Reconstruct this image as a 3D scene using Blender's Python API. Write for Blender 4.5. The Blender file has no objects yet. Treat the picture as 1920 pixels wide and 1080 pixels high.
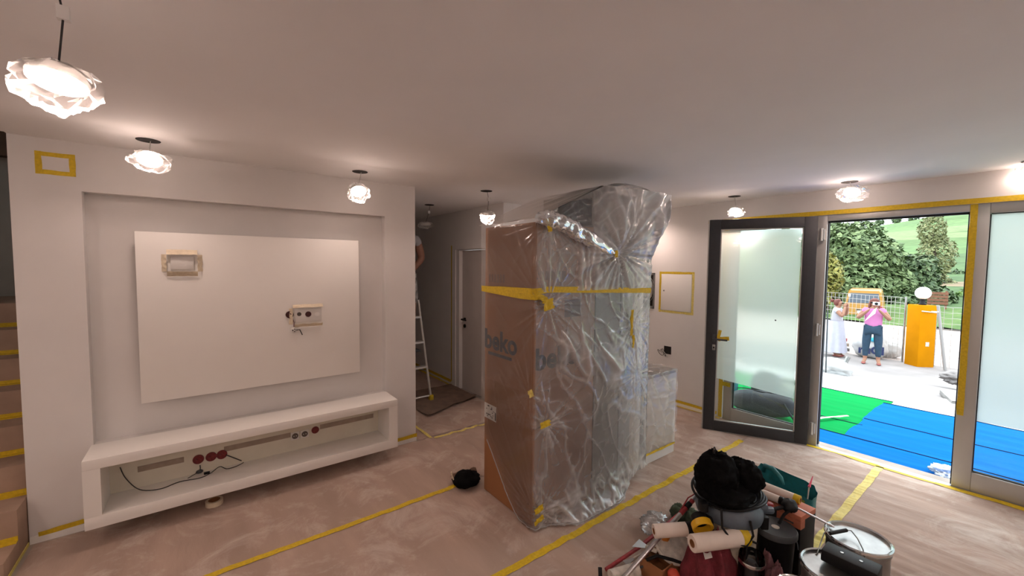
import bpy, bmesh, math, random
import numpy as np
from mathutils import Vector, Matrix, Euler, noise

# ------------------------------------------------------------------ camera
FPX, YAW, PITCH, ROLL, HC = 763.4, 0.91795, 0.05503, -0.00959, 1.7534
def _basis():
    cy, sy = math.cos(YAW), math.sin(YAW)
    f0 = Vector((cy, sy, 0)); r0 = Vector((sy, -cy, 0))
    fw = f0*math.cos(PITCH) + Vector((0, 0, -1))*math.sin(PITCH)
    dn = -r0.cross(fw)
    c, s = math.cos(ROLL), math.sin(ROLL)
    return fw, r0*c + dn*s, dn*c - r0*s
FW, RT, DN = _basis()
CAMP = Vector((0, 0, HC))
cd = bpy.data.cameras.new('camera'); cam = bpy.data.objects.new('camera', cd)
bpy.context.scene.collection.objects.link(cam)
cd.sensor_width = 36.0; cd.lens = FPX/1920*36.0; cd.clip_start = 0.05; cd.clip_end = 1000
cam.matrix_world = Matrix(((RT.x, -DN.x, -FW.x, 0), (RT.y, -DN.y, -FW.y, 0), (RT.z, -DN.z, -FW.z, HC), (0, 0, 0, 1)))
scene = bpy.context.scene
scene.camera = cam
# ------------------------------------------------------------------ light
scene.view_settings.view_transform = 'Standard'
scene.view_settings.look = 'None'
scene.view_settings.exposure = 0.62
scene.view_settings.gamma = 1.0
scene.view_settings.use_curve_mapping = False
SKY = 2.7
LAMP = 112.0
wd = bpy.data.worlds.new('overcast_sky'); scene.world = wd; wd.use_nodes = True
bg = wd.node_tree.nodes['Background']
bg.inputs[0].default_value = (0.84, 0.94, 1.0, 1); bg.inputs[1].default_value = SKY
sd = bpy.data.lights.new('sun', 'SUN'); sun = bpy.data.objects.new('sun', sd)
sd.energy = 1.2; sd.angle = 0.7; sd.color = (1.0, 0.96, 0.9)
sun.rotation_euler = Vector((-0.35, -0.25, -1.0)).to_track_quat('-Z', 'Y').to_euler()
scene.collection.objects.link(sun)

# ------------------------------------------------------------------ pixel helpers
def ray(px, py): return FW + RT*((px-960)/FPX) + DN*((py-540)/FPX)
def at_z(px, py, z):
    v = ray(px, py); return CAMP + v*((z-HC)/v.z)
def at_y(px, py, y):
    v = ray(px, py); return CAMP + v*(y/v.y)
def at_x(px, py, x):
    v = ray(px, py); return CAMP + v*(x/v.x)
def at_t(px, py, t): return CAMP + ray(px, py)*t

# ------------------------------------------------------------------ object helpers
COL = scene.collection
OFF = {}
class MB:
    def __init__(s): s.v = []; s.f = []
    def add(s, vs, fs, M=None):
        o = len(s.v)
        s.v += [(M @ Vector(v)) if M else Vector(v) for v in vs]
        s.f += [tuple(i+o for i in f) for f in fs]; return s
    def box(s, x0, x1, y0, y1, z0, z1, M=None):
        vs = [(x0,y0,z0),(x1,y0,z0),(x1,y1,z0),(x0,y1,z0),(x0,y0,z1),(x1,y0,z1),(x1,y1,z1),(x0,y1,z1)]
        return s.add(vs, [(3,2,1,0),(4,5,6,7),(0,1,5,4),(1,2,6,5),(2,3,7,6),(3,0,4,7)], M)
    def cyl(s, p0, p1, r0, r1=None, n=16, caps=True):
        r1 = r0 if r1 is None else r1
        p0 = Vector(p0); p1 = Vector(p1); d = (p1-p0)
        q = d.to_track_quat('Z', 'Y').to_matrix()
        vs = []
        for p, r in ((p0, r0), (p1, r1)):
            for i in range(n):
                a = 2*math.pi*i/n; vs.append(p + q @ Vector((r*math.cos(a), r*math.sin(a), 0)))
        fs = [(i, (i+1) % n, n+(i+1) % n, n+i) for i in range(n)]
        if caps: fs += [tuple(range(n-1, -1, -1)), tuple(range(n, 2*n))]
        return s.add(vs, fs)
    def tube(s, pts, r, n=8, closed=False):
        pts = [Vector(p) for p in pts]; m = len(pts)
        rs = r if isinstance(r, (list, tuple)) else [r]*m
        vs = []; up = None
        for i, p in enumerate(pts):
            if closed: d = pts[(i+1) % m]-pts[i-1]
            else: d = pts[min(i+1, m-1)]-pts[max(i-1, 0)]
            if d.length < 1e-9: d = Vector((0, 0, 1))
            d.normalize()
            if up is None: up = Vector((0, 0, 1)) if abs(d.z) < .9 else Vector((1, 0, 0))
            a = up - d*up.dot(d)
            if a.length < 1e-6: a = d.orthogonal()
            a.normalize(); b = d.cross(a); up = a
            for k in range(n):
                t = 2*math.pi*k/n; vs.append(p + (a*math.cos(t)+b*math.sin(t))*rs[i])
        fs = []
        for i in range(m if closed else m-1):
            j = (i+1) % m
            for k in range(n):
                fs.append((i*n+k, i*n+(k+1) % n, j*n+(k+1) % n, j*n+k))
        if not closed: fs += [tuple(range(n-1, -1, -1)), tuple(range((m-1)*n, m*n))]
        return s.add(vs, fs)
    def lathe(s, prof, n=28, M=None, cap=True):
        vs = []
        for r, z in prof:
            for k in range(n):
                a = 2*math.pi*k/n; vs.append((r*math.cos(a), r*math.sin(a), z))
        m = len(prof)
        fs = [(i*n+k, i*n+(k+1) % n, (i+1)*n+(k+1) % n, (i+1)*n+k) for i in range(m-1) for k in range(n)]
        if cap: fs += [tuple(range(n-1, -1, -1)), tuple(range((m-1)*n, m*n))]
        return s.add(vs, fs, M)
    def grid(s, fn, nu, nv):
        vs = [fn(i/nu, j/nv) for j in range(nv+1) for i in range(nu+1)]
        fs = [(j*(nu+1)+i, j*(nu+1)+i+1, (j+1)*(nu+1)+i+1, (j+1)*(nu+1)+i) for j in range(nv) for i in range(nu)]
        return s.add(vs, fs)
    def ball(s, c, r, nu=16, nv=10, fn=None, M=None):
        c = Vector(c); r = (r, r, r) if isinstance(r, (int, float)) else r
        vs = []
        for j in range(nv+1):
            th = math.pi*j/nv
            for i in range(nu):
                ph = 2*math.pi*i/nu
                d = Vector((math.sin(th)*math.cos(ph), math.sin(th)*math.sin(ph), math.cos(th)))
                k = fn(d) if fn else 1.0
                vs.append(c + Vector((d.x*r[0]*k, d.y*r[1]*k, d.z*r[2]*k)))
        fs = [(j*nu+i, (j+1)*nu+i, (j+1)*nu+(i+1) % nu, j*nu+(i+1) % nu) for j in range(nv) for i in range(nu)]
        return s.add(vs, fs, M)
    def smooth_tube(s, pts, r, n=8, k=6):
        P = [Vector(p) for p in pts]; out = []
        for i in range(len(P)-1):
            a, b, c, d = P[max(i-1, 0)], P[i], P[i+1], P[min(i+2, len(P)-1)]
            for j in range(k):
                t = j/k; out.append(.5*((2*b)+(c-a)*t+(2*a-5*b+4*c-d)*t*t+(3*b-a-3*c+d)*t**3))
        return s.tube(out+[P[-1]], r, n)
    def build(s, name, m, parent=None, smooth=False, bevel=0.0, kind=None, weld=False, solid=0.0):
        me = bpy.data.meshes.new(name)
        if parent is None:
            xs = [v.x for v in s.v]; ys = [v.y for v in s.v]; zs = [v.z for v in s.v]
            off = Vector(((min(xs)+max(xs))/2, (min(ys)+max(ys))/2, min(zs)))
        else: off = OFF.get(parent.name, Vector((0, 0, 0)))
        me.from_pydata([tuple(v-off) for v in s.v], [], s.f)
        if bevel or weld or solid:
            bm = bmesh.new(); bm.from_mesh(me)
            if weld: bmesh.ops.remove_doubles(bm, verts=bm.verts, dist=1e-4)
            if bevel:
                bmesh.ops.bevel(bm, geom=[e for e in bm.edges if len(e.link_faces) == 2 and e.calc_face_angle(0) > .5], offset=bevel, segments=2, affect='EDGES', profile=.5)
            bmesh.ops.recalc_face_normals(bm, faces=bm.faces) if not solid else None
            bm.to_mesh(me); bm.free()
        me.materials.append(m); me.update()
        if smooth or bevel:
            me.shade_smooth(); me.set_sharp_from_angle(angle=math.radians(180 if smooth == 2 else 40))
        o = bpy.data.objects.new(name, me); COL.objects.link(o)
        if parent is None: o.location = off
        else: o.parent = parent
        OFF[o.name] = off
        if kind: o['kind'] = kind
        return o
def thing(name, label, cat, loc, group=None, local=False, rotz=0.0):
    o = bpy.data.objects.new(name, None); COL.objects.link(o)
    o.empty_display_size = .1; o.location = loc; o.rotation_euler = (0, 0, rotz)
    OFF[o.name] = Vector((0, 0, 0)) if local else Vector(loc)
    return tag(o, label, cat, group)
def tag(o, label, cat, group=None):
    o['label'] = label; o['category'] = cat
    if group: o['group'] = group
    return o
def struct(o):
    o['kind'] = 'structure'; return o
def box_obj(name, m, parent, *b, bevel=0.0):
    return MB().box(*b).build(name, m, parent, bevel=bevel)
def copy_tree(o, parent=None, loc=None):
    c = o.copy(); COL.objects.link(c); c.parent = parent
    if loc is not None: c.location = loc
    for ch in [x for x in bpy.data.objects if x.parent == o]: copy_tree(ch, c)
    return c
def text_mesh(txt, size, m, name, parent, M, depth=.0008, bold=0.0):
    cu = bpy.data.curves.new('lettering', 'FONT'); cu.body = txt; cu.size = size; cu.extrude = depth; cu.offset = bold
    cu.align_x = 'CENTER'; cu.resolution_u = 3
    t = bpy.data.objects.new('lettering', cu); COL.objects.link(t)
    dg = bpy.context.evaluated_depsgraph_get()
    me = bpy.data.meshes.new_from_object(t.evaluated_get(dg))
    bpy.data.objects.remove(t)
    off = OFF.get(parent.name, Vector((0, 0, 0)))
    me.transform(Matrix.Translation(-off) @ M)
    me.materials.clear(); me.materials.append(m); me.name = name
    o = bpy.data.objects.new(name, me); COL.objects.link(o); o.parent = parent; OFF[o.name] = off
    return o

# ------------------------------------------------------------------ materials
MATS = {}
def mat(name, col, rough=.6, metal=0.0, var=0.0, vscale=8.0, bump=0.0, bscale=40.0, spec=.5, col2=None, stretch=None, detail=4.0, coat=0.0, bdist=.01, trans=0.0, emit=None):
    m = bpy.data.materials.new(name); m.use_nodes = True
    nt = m.node_tree; N = nt.nodes; L = nt.links; b = N['Principled BSDF']
    b.inputs['Roughness'].default_value = rough; b.inputs['Metallic'].default_value = metal
    b.inputs['Specular IOR Level'].default_value = spec; b.inputs['Coat Weight'].default_value = coat
    b.inputs['Transmission Weight'].default_value = trans
    b.inputs['Base Color'].default_value = (*col, 1)
    tc = N.new('ShaderNodeTexCoord'); mp = N.new('ShaderNodeMapping')
    L.new(tc.outputs['Object'], mp.inputs[0])
    if stretch: mp.inputs['Scale'].default_value = stretch
    if var > 0 or col2:
        n = N.new('ShaderNodeTexNoise'); n.inputs['Scale'].default_value = vscale; n.inputs['Detail'].default_value = detail
        L.new(mp.outputs[0], n.inputs['Vector'])
        r = N.new('ShaderNodeValToRGB'); r.color_ramp.elements[0].position = .3; r.color_ramp.elements[1].position = .7
        c2 = col2 if col2 else tuple(min(1, c*(1+var)) for c in col)
        c1 = col if col2 else tuple(c*(1-var) for c in col)
        r.color_ramp.elements[0].color = (*c1, 1); r.color_ramp.elements[1].color = (*c2, 1)
        L.new(n.outputs['Fac'], r.inputs[0]); L.new(r.outputs[0], b.inputs['Base Color'])
    if bump > 0:
        n2 = N.new('ShaderNodeTexNoise'); n2.inputs['Scale'].default_value = bscale; n2.inputs['Detail'].default_value = 5
        L.new(mp.outputs[0], n2.inputs['Vector'])
        bp = N.new('ShaderNodeBump'); bp.inputs['Strength'].default_value = bump; bp.inputs['Distance'].default_value = bdist
        L.new(n2.outputs['Fac'], bp.inputs['Height']); L.new(bp.outputs[0], b.inputs['Normal'])
    if emit:
        b.inputs['Emission Color'].default_value = (*emit[0], 1); b.inputs['Emission Strength'].default_value = emit[1]
    MATS[name] = m; return m

def film_mat(name, base, gain, tint=(.93, .94, .95), gloss=.45, rough=.13, edge=.35):
    """thin polythene film: mostly see-through, milky where it is folded over, shiny"""
    m = bpy.data.materials.new(name); m.use_nodes = True
    nt = m.node_tree; N = nt.nodes; L = nt.links
    N.remove(N['Principled BSDF']); out = [n for n in N if n.type == 'OUTPUT_MATERIAL'][0]
    tr = N.new('ShaderNodeBsdfTransparent'); tr.inputs[0].default_value = (.97, .97, .97, 1)
    df = N.new('ShaderNodeBsdfDiffuse'); df.inputs[0].default_value = (*tint, 1)
    tl = N.new('ShaderNodeBsdfTranslucent'); tl.inputs[0].default_value = (*tint, 1)
    gl = N.new('ShaderNodeBsdfGlossy'); gl.inputs['Roughness'].default_value = rough; gl.inputs[0].default_value = (1, 1, 1, 1)
    m1 = N.new('ShaderNodeMixShader'); m1.inputs[0].default_value = .4
    L.new(df.outputs[0], m1.inputs[1]); L.new(tl.outputs[0], m1.inputs[2])
    at = N.new('ShaderNodeAttribute'); at.attribute_name = 'milk'
    lw = N.new('ShaderNodeLayerWeight'); lw.inputs[0].default_value = .25
    a = N.new('ShaderNodeMath'); a.operation = 'MULTIPLY_ADD'; a.inputs[1].default_value = gain; a.inputs[2].default_value = base
    L.new(at.outputs['Fac'], a.inputs[0])
    c = N.new('ShaderNodeMath'); c.operation = 'MULTIPLY_ADD'; c.inputs[1].default_value = edge; c.use_clamp = True
    L.new(lw.outputs['Facing'], c.inputs[0]); L.new(a.outputs[0], c.inputs[2])
    m3 = N.new('ShaderNodeMixShader')
    L.new(c.outputs[0], m3.inputs[0]); L.new(tr.outputs[0], m3.inputs[1]); L.new(m1.outputs[0], m3.inputs[2])
    g = N.new('ShaderNodeMath'); g.operation = 'MULTIPLY'; g.inputs[1].default_value = gloss; g.use_clamp = True
    fr = N.new('ShaderNodeFresnel'); fr.inputs[0].default_value = 1.5
    L.new(fr.outputs[0], g.inputs[0])
    m2 = N.new('ShaderNodeMixShader')
    L.new(g.outputs[0], m2.inputs[0]); L.new(m3.outputs[0], m2.inputs[1]); L.new(gl.outputs[0], m2.inputs[2])
    L.new(m2.outputs[0], out.inputs[0]); MATS[name] = m; return m

def glass_mat(name, tint=(.95, .98, .97)):
    m = bpy.data.materials.new(name); m.use_nodes = True
    nt = m.node_tree; N = nt.nodes; L = nt.links
    N.remove(N['Principled BSDF']); out = [n for n in N if n.type == 'OUTPUT_MATERIAL'][0]
    tr = N.new('ShaderNodeBsdfTransparent'); tr.inputs[0].default_value = (*tint, 1)
    gl = N.new('ShaderNodeBsdfGlossy'); gl.inputs['Roughness'].default_value = .02
    fr = N.new('ShaderNodeFresnel'); fr.inputs[0].default_value = 1.45
    mx = N.new('ShaderNodeMixShader')
    L.new(fr.outputs[0], mx.inputs[0]); L.new(tr.outputs[0], mx.inputs[1]); L.new(gl.outputs[0], mx.inputs[2])
    L.new(mx.outputs[0], out.inputs[0]); MATS[name] = m; return m
def frost_mat(name, tint, through=.4):
    m = bpy.data.materials.new(name); m.use_nodes = True
    nt = m.node_tree; N = nt.nodes; L = nt.links
    N.remove(N['Principled BSDF']); out = [n for n in N if n.type == 'OUTPUT_MATERIAL'][0]
    tl = N.new('ShaderNodeBsdfTranslucent'); tl.inputs[0].default_value = (*tint, 1)
    df = N.new('ShaderNodeBsdfDiffuse'); df.inputs[0].default_value = (*tint, 1)
    rf = N.new('ShaderNodeBsdfRefraction'); rf.inputs['IOR'].default_value = 1.02; rf.inputs['Roughness'].default_value = .9; rf.inputs[0].default_value = (*tint, 1)
    gl = N.new('ShaderNodeBsdfGlossy'); gl.inputs['Roughness'].default_value = .15
    a = N.new('ShaderNodeMixShader'); a.inputs[0].default_value = .12
    L.new(tl.outputs[0], a.inputs[1]); L.new(df.outputs[0], a.inputs[2])
    b = N.new('ShaderNodeMixShader'); b.inputs[0].default_value = through
    L.new(a.outputs[0], b.inputs[1]); L.new(rf.outputs[0], b.inputs[2])
    c = N.new('ShaderNodeMixShader'); c.inputs[0].default_value = .03
    L.new(b.outputs[0], c.inputs[1]); L.new(gl.outputs[0], c.inputs[2])
    L.new(c.outputs[0], out.inputs[0]); MATS[name] = m; return m
def emit_mat(name, col, s):
    m = bpy.data.materials.new(name); m.use_nodes = True
    nt = m.node_tree; N = nt.nodes; L = nt.links
    N.remove(N['Principled BSDF']); out = [n for n in N if n.type == 'OUTPUT_MATERIAL'][0]
    e = N.new('ShaderNodeEmission'); e.inputs[0].default_value = (*col, 1); e.inputs[1].default_value = s
    L.new(e.outputs[0], out.inputs[0]); MATS[name] = m; return m

WALL = mat('wall_paint', (.74, .72, .70), .85, var=.03, vscale=3, bump=.05, bscale=180, bdist=.002)
WALLR = WALL
CEIL = mat('ceiling_paint', (.88, .87, .86), .9, var=.02, vscale=2)
GREYW = mat('stairwell_paint', (.42, .40, .36), .9, var=.05)
BROWN = mat('dark_wood', (.12, .06, .03), .6, var=.2)
WHITE = mat('white_lacquer', (.86, .84, .80), .5, var=.015, vscale=3)
DOORW = mat('interior_door_lacquer', (.55, .50, .47), .6, var=.03)
SCREED = mat('floor_screed', (.35, .30, .26), .9, var=.1)
RAW = mat('raw_plaster', (.36, .29, .23), .9, var=.15, vscale=14)
ALU = mat('grey_aluminium', (.52, .52, .50), .45, .55, var=.02)
ANTH = mat('anthracite_lacquer', (.034, .035, .038), .6, spec=.3, var=.08, vscale=30)
GASK = mat('black_rubber', (.012, .012, .013), .7)
TAPE = mat('yellow_masking_tape', (.62, .43, .012), .65, var=.14, vscale=60, bump=.2, bscale=220, bdist=.002)
TAPEL = mat('pale_masking_tape', (.70, .58, .16), .7, var=.12, vscale=50, bump=.2, bscale=200, bdist=.002)
TAPEW = mat('cream_masking_tape', (.72, .62, .46), .7, var=.08, vscale=60)
CARD = mat('cardboard', (.30, .13, .048), .8, var=.07, vscale=4, bump=.06, bscale=120, bdist=.002, stretch=(1, 1, .25))
CARDIN = mat('carton_front_paper', (.42, .28, .22), .8, var=.05, vscale=4)
INK = mat('carton_print', (.045, .055, .075), .8, var=.3, vscale=60)
PAPER = mat('label_paper', (.8, .8, .77), .7)
CABG = mat('tall_cabinet_grey', (.34, .35, .34), .5, var=.04)
CABB = mat('cabinet_side_blue_grey', (.50, .56, .58), .5)
BLK = mat('black_plastic', (.007, .007, .008), .55, var=.3, vscale=20, spec=.25)
BLKC = mat('black_cloth', (.003, .003, .0035), .8, spec=.08, var=.4, vscale=30, bump=.3, bscale=60)
GREYD = mat('dark_grey_plastic', (.05, .055, .06), .5, var=.25, vscale=15)
SLATE = mat('slate_blue_plastic', (.085, .11, .14), .42, var=.25, vscale=14)
STEEL = mat('bright_steel', (.72, .73, .74), .16, 1.0, var=.06, vscale=6, bump=.12, bscale=7, bdist=.01)
TIN = mat('tin_side', (.30, .30, .29), .35, .9, var=.25, vscale=9)
ALUP = mat('alu_pole', (.75, .75, .76), .28, 1.0)
RED = mat('red_enamel', (.30, .025, .03), .5, var=.25, vscale=40)
MAROON = mat('maroon_cloth', (.15, .016, .025), .9, var=.3, vscale=22, bump=.4, bscale=90)
MAUVE = mat('mauve_cloth', (.20, .09, .10), .9, var=.3, vscale=20, bump=.4, bscale=90)
ORANGE = mat('orange_card', (.52, .16, .085), .7, var=.12)
TEAL = mat('teal_bag', (.012, .16, .18), .55, var=.25, vscale=20)
OLIVE = mat('olive_print', (.22, .25, .03), .6)
TEAL2 = mat('light_teal_print', (.03, .24, .22), .6)
IVORY = mat('ivory_tank', (.55, .50, .41), .5, var=.25, vscale=14)
ROLLW = mat('film_roll_paper', (.72, .64, .57), .75, var=.06, vscale=12)
DIRTY = mat('paint_stained_white', (.56, .52, .46), .75, var=.3, vscale=28)
CAMO = mat('dark_green_cloth', (.055, .08, .05), .9, var=.5, vscale=30)
GREENL = mat('green_tin_label', (.16, .22, .13), .6, var=.2)
SHERPA = mat('beige_fleece', (.5, .38, .25), .95, var=.2, vscale=60, bump=.8, bscale=180)
DARKIN = mat('painted_shade', (.01, .008, .007), .95)  # near-black colour standing in for shade in openings and on shaded faces
WIREM = mat('black_wire', (.012, .011, .011), .5)
WIREW = mat('white_wire', (.55, .53, .50), .5)
REDBOX = mat('red_wall_box', (.17, .012, .014), .4, var=.4, vscale=60)
REDDK = mat('red_wall_box_dark', (.05, .004, .005), .5)
SOCK = mat('socket_white', (.75, .73, .70), .4)
SOCKD = mat('socket_dark', (.10, .08, .07), .6, var=.4, vscale=200)
FILM = film_mat('polythene_film', .02, .80, tint=(.86, .87, .88), gloss=1.4, rough=.20, edge=.10)
FILML = film_mat('polythene_film_loose', .38, .5, tint=(.86, .87, .88), gloss=1.6, rough=.16, edge=.25)
FILMW = film_mat('polythene_film_on_white', .03, .4, tint=(.92, .93, .95), gloss=.9, rough=.2, edge=.05)
BAGF = film_mat('lamp_bag_film', .010, .3, tint=(.92, .86, .84), gloss=1.0, rough=.22, edge=.07)
GLASS = glass_mat('clear_glass')
GLASSG = glass_mat('greenish_glass', (.88, .97, .93))
FROST = frost_mat('frosted_film', (.95, .98, .97), .3)
FROSTD = frost_mat('door_protective_film', (.97, .98, .95), .35)
LED = emit_mat('led_disc', (1.0, .76, .66), LAMP)
SKIN = mat('skin_tan', (.30, .145, .09), .6, var=.08)
HAIRR = mat('reddish_hair', (.13, .03, .02), .6, var=.3, vscale=60)
# ================================================================== room shell
H = 2.5; YT = 3.734; XD = 4.756; XL, XR = -.885, 1.664
struct(box_obj('floor', SCREED, None, -3.6, 4.95, -2.7, 7.2, -.12, 0.0))
mb = MB(); mb.box(-3.6, 4.95, -2.7, 3.70, H, H+.25); mb.box(XL, 4.95, 3.70, 7.2, H, H+.25)
struct(mb.build('ceiling', CEIL))
# left wall with the television niche
NX0, NX1, NZ0, NZ1, ND = -.588, 1.366, .545, 2.197, .085
mb = MB()
mb.box(XL, NX0, YT, YT+.22, 0, H); mb.box(NX1, XR, YT, YT+.22, 0, H)
mb.box(NX0, NX1, YT, YT+.22, NZ1, H); mb.box(NX0, NX1, YT, YT+.22, 0, NZ0)
mb.box(NX0, NX1, YT+ND, YT+.22, NZ0, NZ1)
wl = struct(mb.build('wall_left', WALL))
bl = struct(MB().box(XL+.002, NX0-.01, YT-.008, YT, 0, .045).box(1.37, XR+.006, YT-.008, YT, 0, .045).build('baseboard_left', WHITE))
# hallway
struct(box_obj('wall_hall_left', WALL, None, 1.50, XR, YT+.22, 7.0, 0, H))
HX = 2.87
mb = MB(); mb.box(HX, 3.02, 3.935, 4.12, 0, H); mb.box(HX, 3.02, 5.08, 7.0, 0, H); mb.box(HX, 3.02, 4.12, 5.08, 2.0, H)
struct(mb.build('wall_hall_right', WALL))
struct(box_obj('wall_hall_end', WALL, None, 1.5, 3.02, 7.0, 7.15, 0, H))
struct(box_obj('wall_back', WALL, None, 3.02, XD, 3.935, 4.10, 0, H))
d2 = thing('door_2', '', '', (HX, 4.6, 0)); del d2['label']; del d2['category']; struct(d2)
box_obj('door_leaf', DOORW, d2, HX+.05, HX+.09, 4.17, 4.965, .005, 1.955)
mb = MB(); mb.box(HX-.012, HX+.004, 5.06, 5.155, 0, 2.03); mb.box(HX-.012, HX+.004, 4.06, 4.14, 0, 2.03); mb.box(HX-.012, HX+.004, 4.14, 5.06, 1.97, 2.03)
mb.build('door_casing', WALL, d2)
mb = MB(); mb.box(HX, HX+.12, 4.97, 5.08, 0, 2.0); mb.box(HX, HX+.12, 4.12, 4.165, 0, 2.0); mb.box(HX, HX+.12, 4.165, 4.97, 1.96, 2.0)
mb.build('door_frame', WALL, d2)
mb = MB(); mb.box(HX+.038, HX+.05, 4.87, 4.91, .98, 1.02); mb.cyl((HX+.05, 4.89, 1.0), (HX-.01, 4.89, 1.0), .011); mb.tube([(HX-.01, 4.89, 1.0), (HX-.014, 4.86, 1.0), (HX-.012, 4.77, 1.0)], .011)
mb.build('door_handle', BLK, d2, smooth=True)
MB().cyl((HX+.05, 4.89, .905), (HX+.035, 4.89, .905), .026).build('lock_rosette', BLK, d2, smooth=True)
# stairwell and the room behind the camera
struct(box_obj('wall_stairwell_left', GREYW, None, -2.15, -2.0, 3.70, 6.0, 0, 4.2))
struct(box_obj('wall_stairwell_back', GREYW, None, -2.15, XL, 6.0, 6.15, 0, 4.2))
struct(box_obj('wall_stairwell_right', WALL, None, XL, XL+.15, YT+.22, 6.15, 0, 4.2))
struct(box_obj('trim_1', BROWN, None, -2.0, XL-.001, 5.86, 5.99, 2.72, 3.6))
struct(box_obj('ceiling_stairwell', CEIL, None, -2.15, XL+.15, 3.7, 6.15, 4.2, 4.35))
struct(box_obj('wall_stairwell_front', WALL, None, -2.15, XL, 3.55, 3.70, H+.25, 4.2))
struct(box_obj('wall_rear', WALL, None, -3.6, XD, -2.7, -2.55, 0, H))
struct(box_obj('wall_far_left', WALL, None, -3.75, -3.6, -2.7, 3.7, 0, H))
struct(box_obj('wall_rear_left', WALL, None, -3.6, -2.15, 3.7, 3.85, 0, H))
# right wall with the glazed front
OY0, OY1, OZ = -2.30, 2.215, 2.262
mb = MB(); mb.box(XD, XD+.20, OY1, 4.1, 0, H); mb.box(XD, XD+.20, OY0, OY1, OZ, H); mb.box(XD, XD+.20, -2.7, OY0, 0, H)
struct(mb.build('wall_right', WALL))
struct(MB().box(XD-.008, XD, OY1+.05, 3.935, .002, .05).build('baseboard_right', WHITE))

# ================================================================== floor paper
def paper_h(x, y):
    p = Vector((x*6.5+y*.8, y*1.1, .3)); q = Vector((x*15+y*2, y*2.2, 2.1))
    w = min(1, max(0.25, (x-.2)/2.2))
    return .004 + w*(.011*max(0, 1-3.2*abs(noise.noise(p))) + .004*max(0, 1-4*abs(noise.noise(q))))
PAPM = mat('kraft_floor_paper', (.405, .298, .242), .85, var=.14, vscale=2.2, bump=.45, bscale=9, bdist=.012, stretch=(2.0, .5, 1), detail=8)
# dusty plaster smears on the paper
nt = PAPM.node_tree; N = nt.nodes; L = nt.links; b = N['Principled BSDF']
src = b.inputs['Base Color'].links[0].from_socket
nz = N.new('ShaderNodeTexNoise'); nz.inputs['Scale'].default_value = 2.6; nz.inputs['Detail'].default_value = 10; nz.inputs['Roughness'].default_value = .72; nz.inputs['Distortion'].default_value = .8
tcs = N.new('ShaderNodeTexCoord'); L.new(tcs.outputs['Object'], nz.inputs['Vector'])
rp = N.new('ShaderNodeValToRGB'); rp.color_ramp.elements[0].position = .50; rp.color_ramp.elements[0].color = (0, 0, 0, 1); rp.color_ramp.elements[1].position = .68; rp.color_ramp.elements[1].color = (.75, .75, .75, 1)
mx = N.new('ShaderNodeMix'); mx.data_type = 'RGBA'
L.new(nz.outputs['Fac'], rp.inputs[0]); L.new(rp.outputs[0], mx.inputs['Factor']); L.new(src, mx.inputs[6]); mx.inputs[7].default_value = (.60, .52, .46, 1)
L.new(mx.outputs[2], b.inputs['Base Color'])
def paper_strip(x0, x1, y0, y1, nx, ny, label):
    mb = MB(); mb.grid(lambda u, v: (x0+(x1-x0)*u, y0+(y1-y0)*v, paper_h(x0+(x1-x0)*u, y0+(y1-y0)*v)), nx, ny)
    o = mb.build('floor_paper', PAPM, smooth=2); tag(o, label, 'floor paper', 'protective paper strips on the floor'); return o
paper_strip(-2.0, 4.745, -2.4, .795, 330, 50, 'brown paper strip on floor under paint cans, from glazed front inwards')
paper_strip(-2.0, 4.745, .805, 1.775, 330, 34, 'brown paper strip on floor under tool pile, below open glass door')
paper_strip(-1.2, 4.745, 1.785, 2.742, 280, 30, 'brown paper strip on floor beneath the wrapped fridge carton')
paper_strip(-.86, 4.745, 2.752, 3.70, 250, 30, 'brown dusty paper strip on floor along the floating white bench')
paper_strip(1.68, 2.86, 3.71, 6.9, 24, 50, 'brown paper strip covering the floor of the dark hallway')
def floor_tape(pts, w, label, m=TAPE, n=320, dz=.0025, grp='yellow tape lines on the floor paper'):
    a = Vector((*pts[0], 0)); c = Vector((*pts[1], 0)); d = (c-a).normalized(); s = Vector((-d.y, d.x, 0))
    def fn(u, v):
        p = a+(c-a)*u + s*(w*(v-.5)) + s*(.006*noise.noise(a*3+d*u*4))
        return (p.x, p.y, paper_h(p.x, p.y)+dz+.001)
    mb = MB(); mb.grid(fn, n, 4)
    return tag(mb.build('masking_tape', m, smooth=2), label, 'tape', grp)
floor_tape(((-.6, 2.747), (1.66, 2.747)), .045, 'yellow tape line on floor running to dark bag beside carton', TAPE)
floor_tape(((2.95, 2.747), (4.74, 2.747)), .045, 'yellow tape line on floor behind the white base cabinet', TAPE)
floor_tape(((.9, 1.78), (4.30, 1.78)), .05, 'yellow tape line on floor between carton and tool pile', TAPE)
floor_tape(((2.3, .80), (4.735, .80)), .055, 'pale yellow tape line on floor from paint can to threshold', TAPEL)
floor_tape(((1.83, 3.66), (2.86, 3.66)), .035, 'faint yellow tape line on floor across the hallway mouth', TAPEL, dz=.003)
floor_tape(((1.80, 3.67), (1.80, 4.5)), .03, 'faint yellow tape line on floor running into the hallway', TAPEL, dz=.004)
floor_tape(((4.735, -2.3), (4.735, 1.36)), .045, 'dark yellow tape line on floor along the door threshold', TAPE)
floor_tape(((4.72, 2.2), (4.72, 3.9)), .04, 'yellow tape line on floor along base of wall behind open door', TAPE)
floor_tape(((2.84, 5.17), (2.84, 6.9)), .04, 'yellow tape line on floor along the hallway wall', TAPE)
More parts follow.
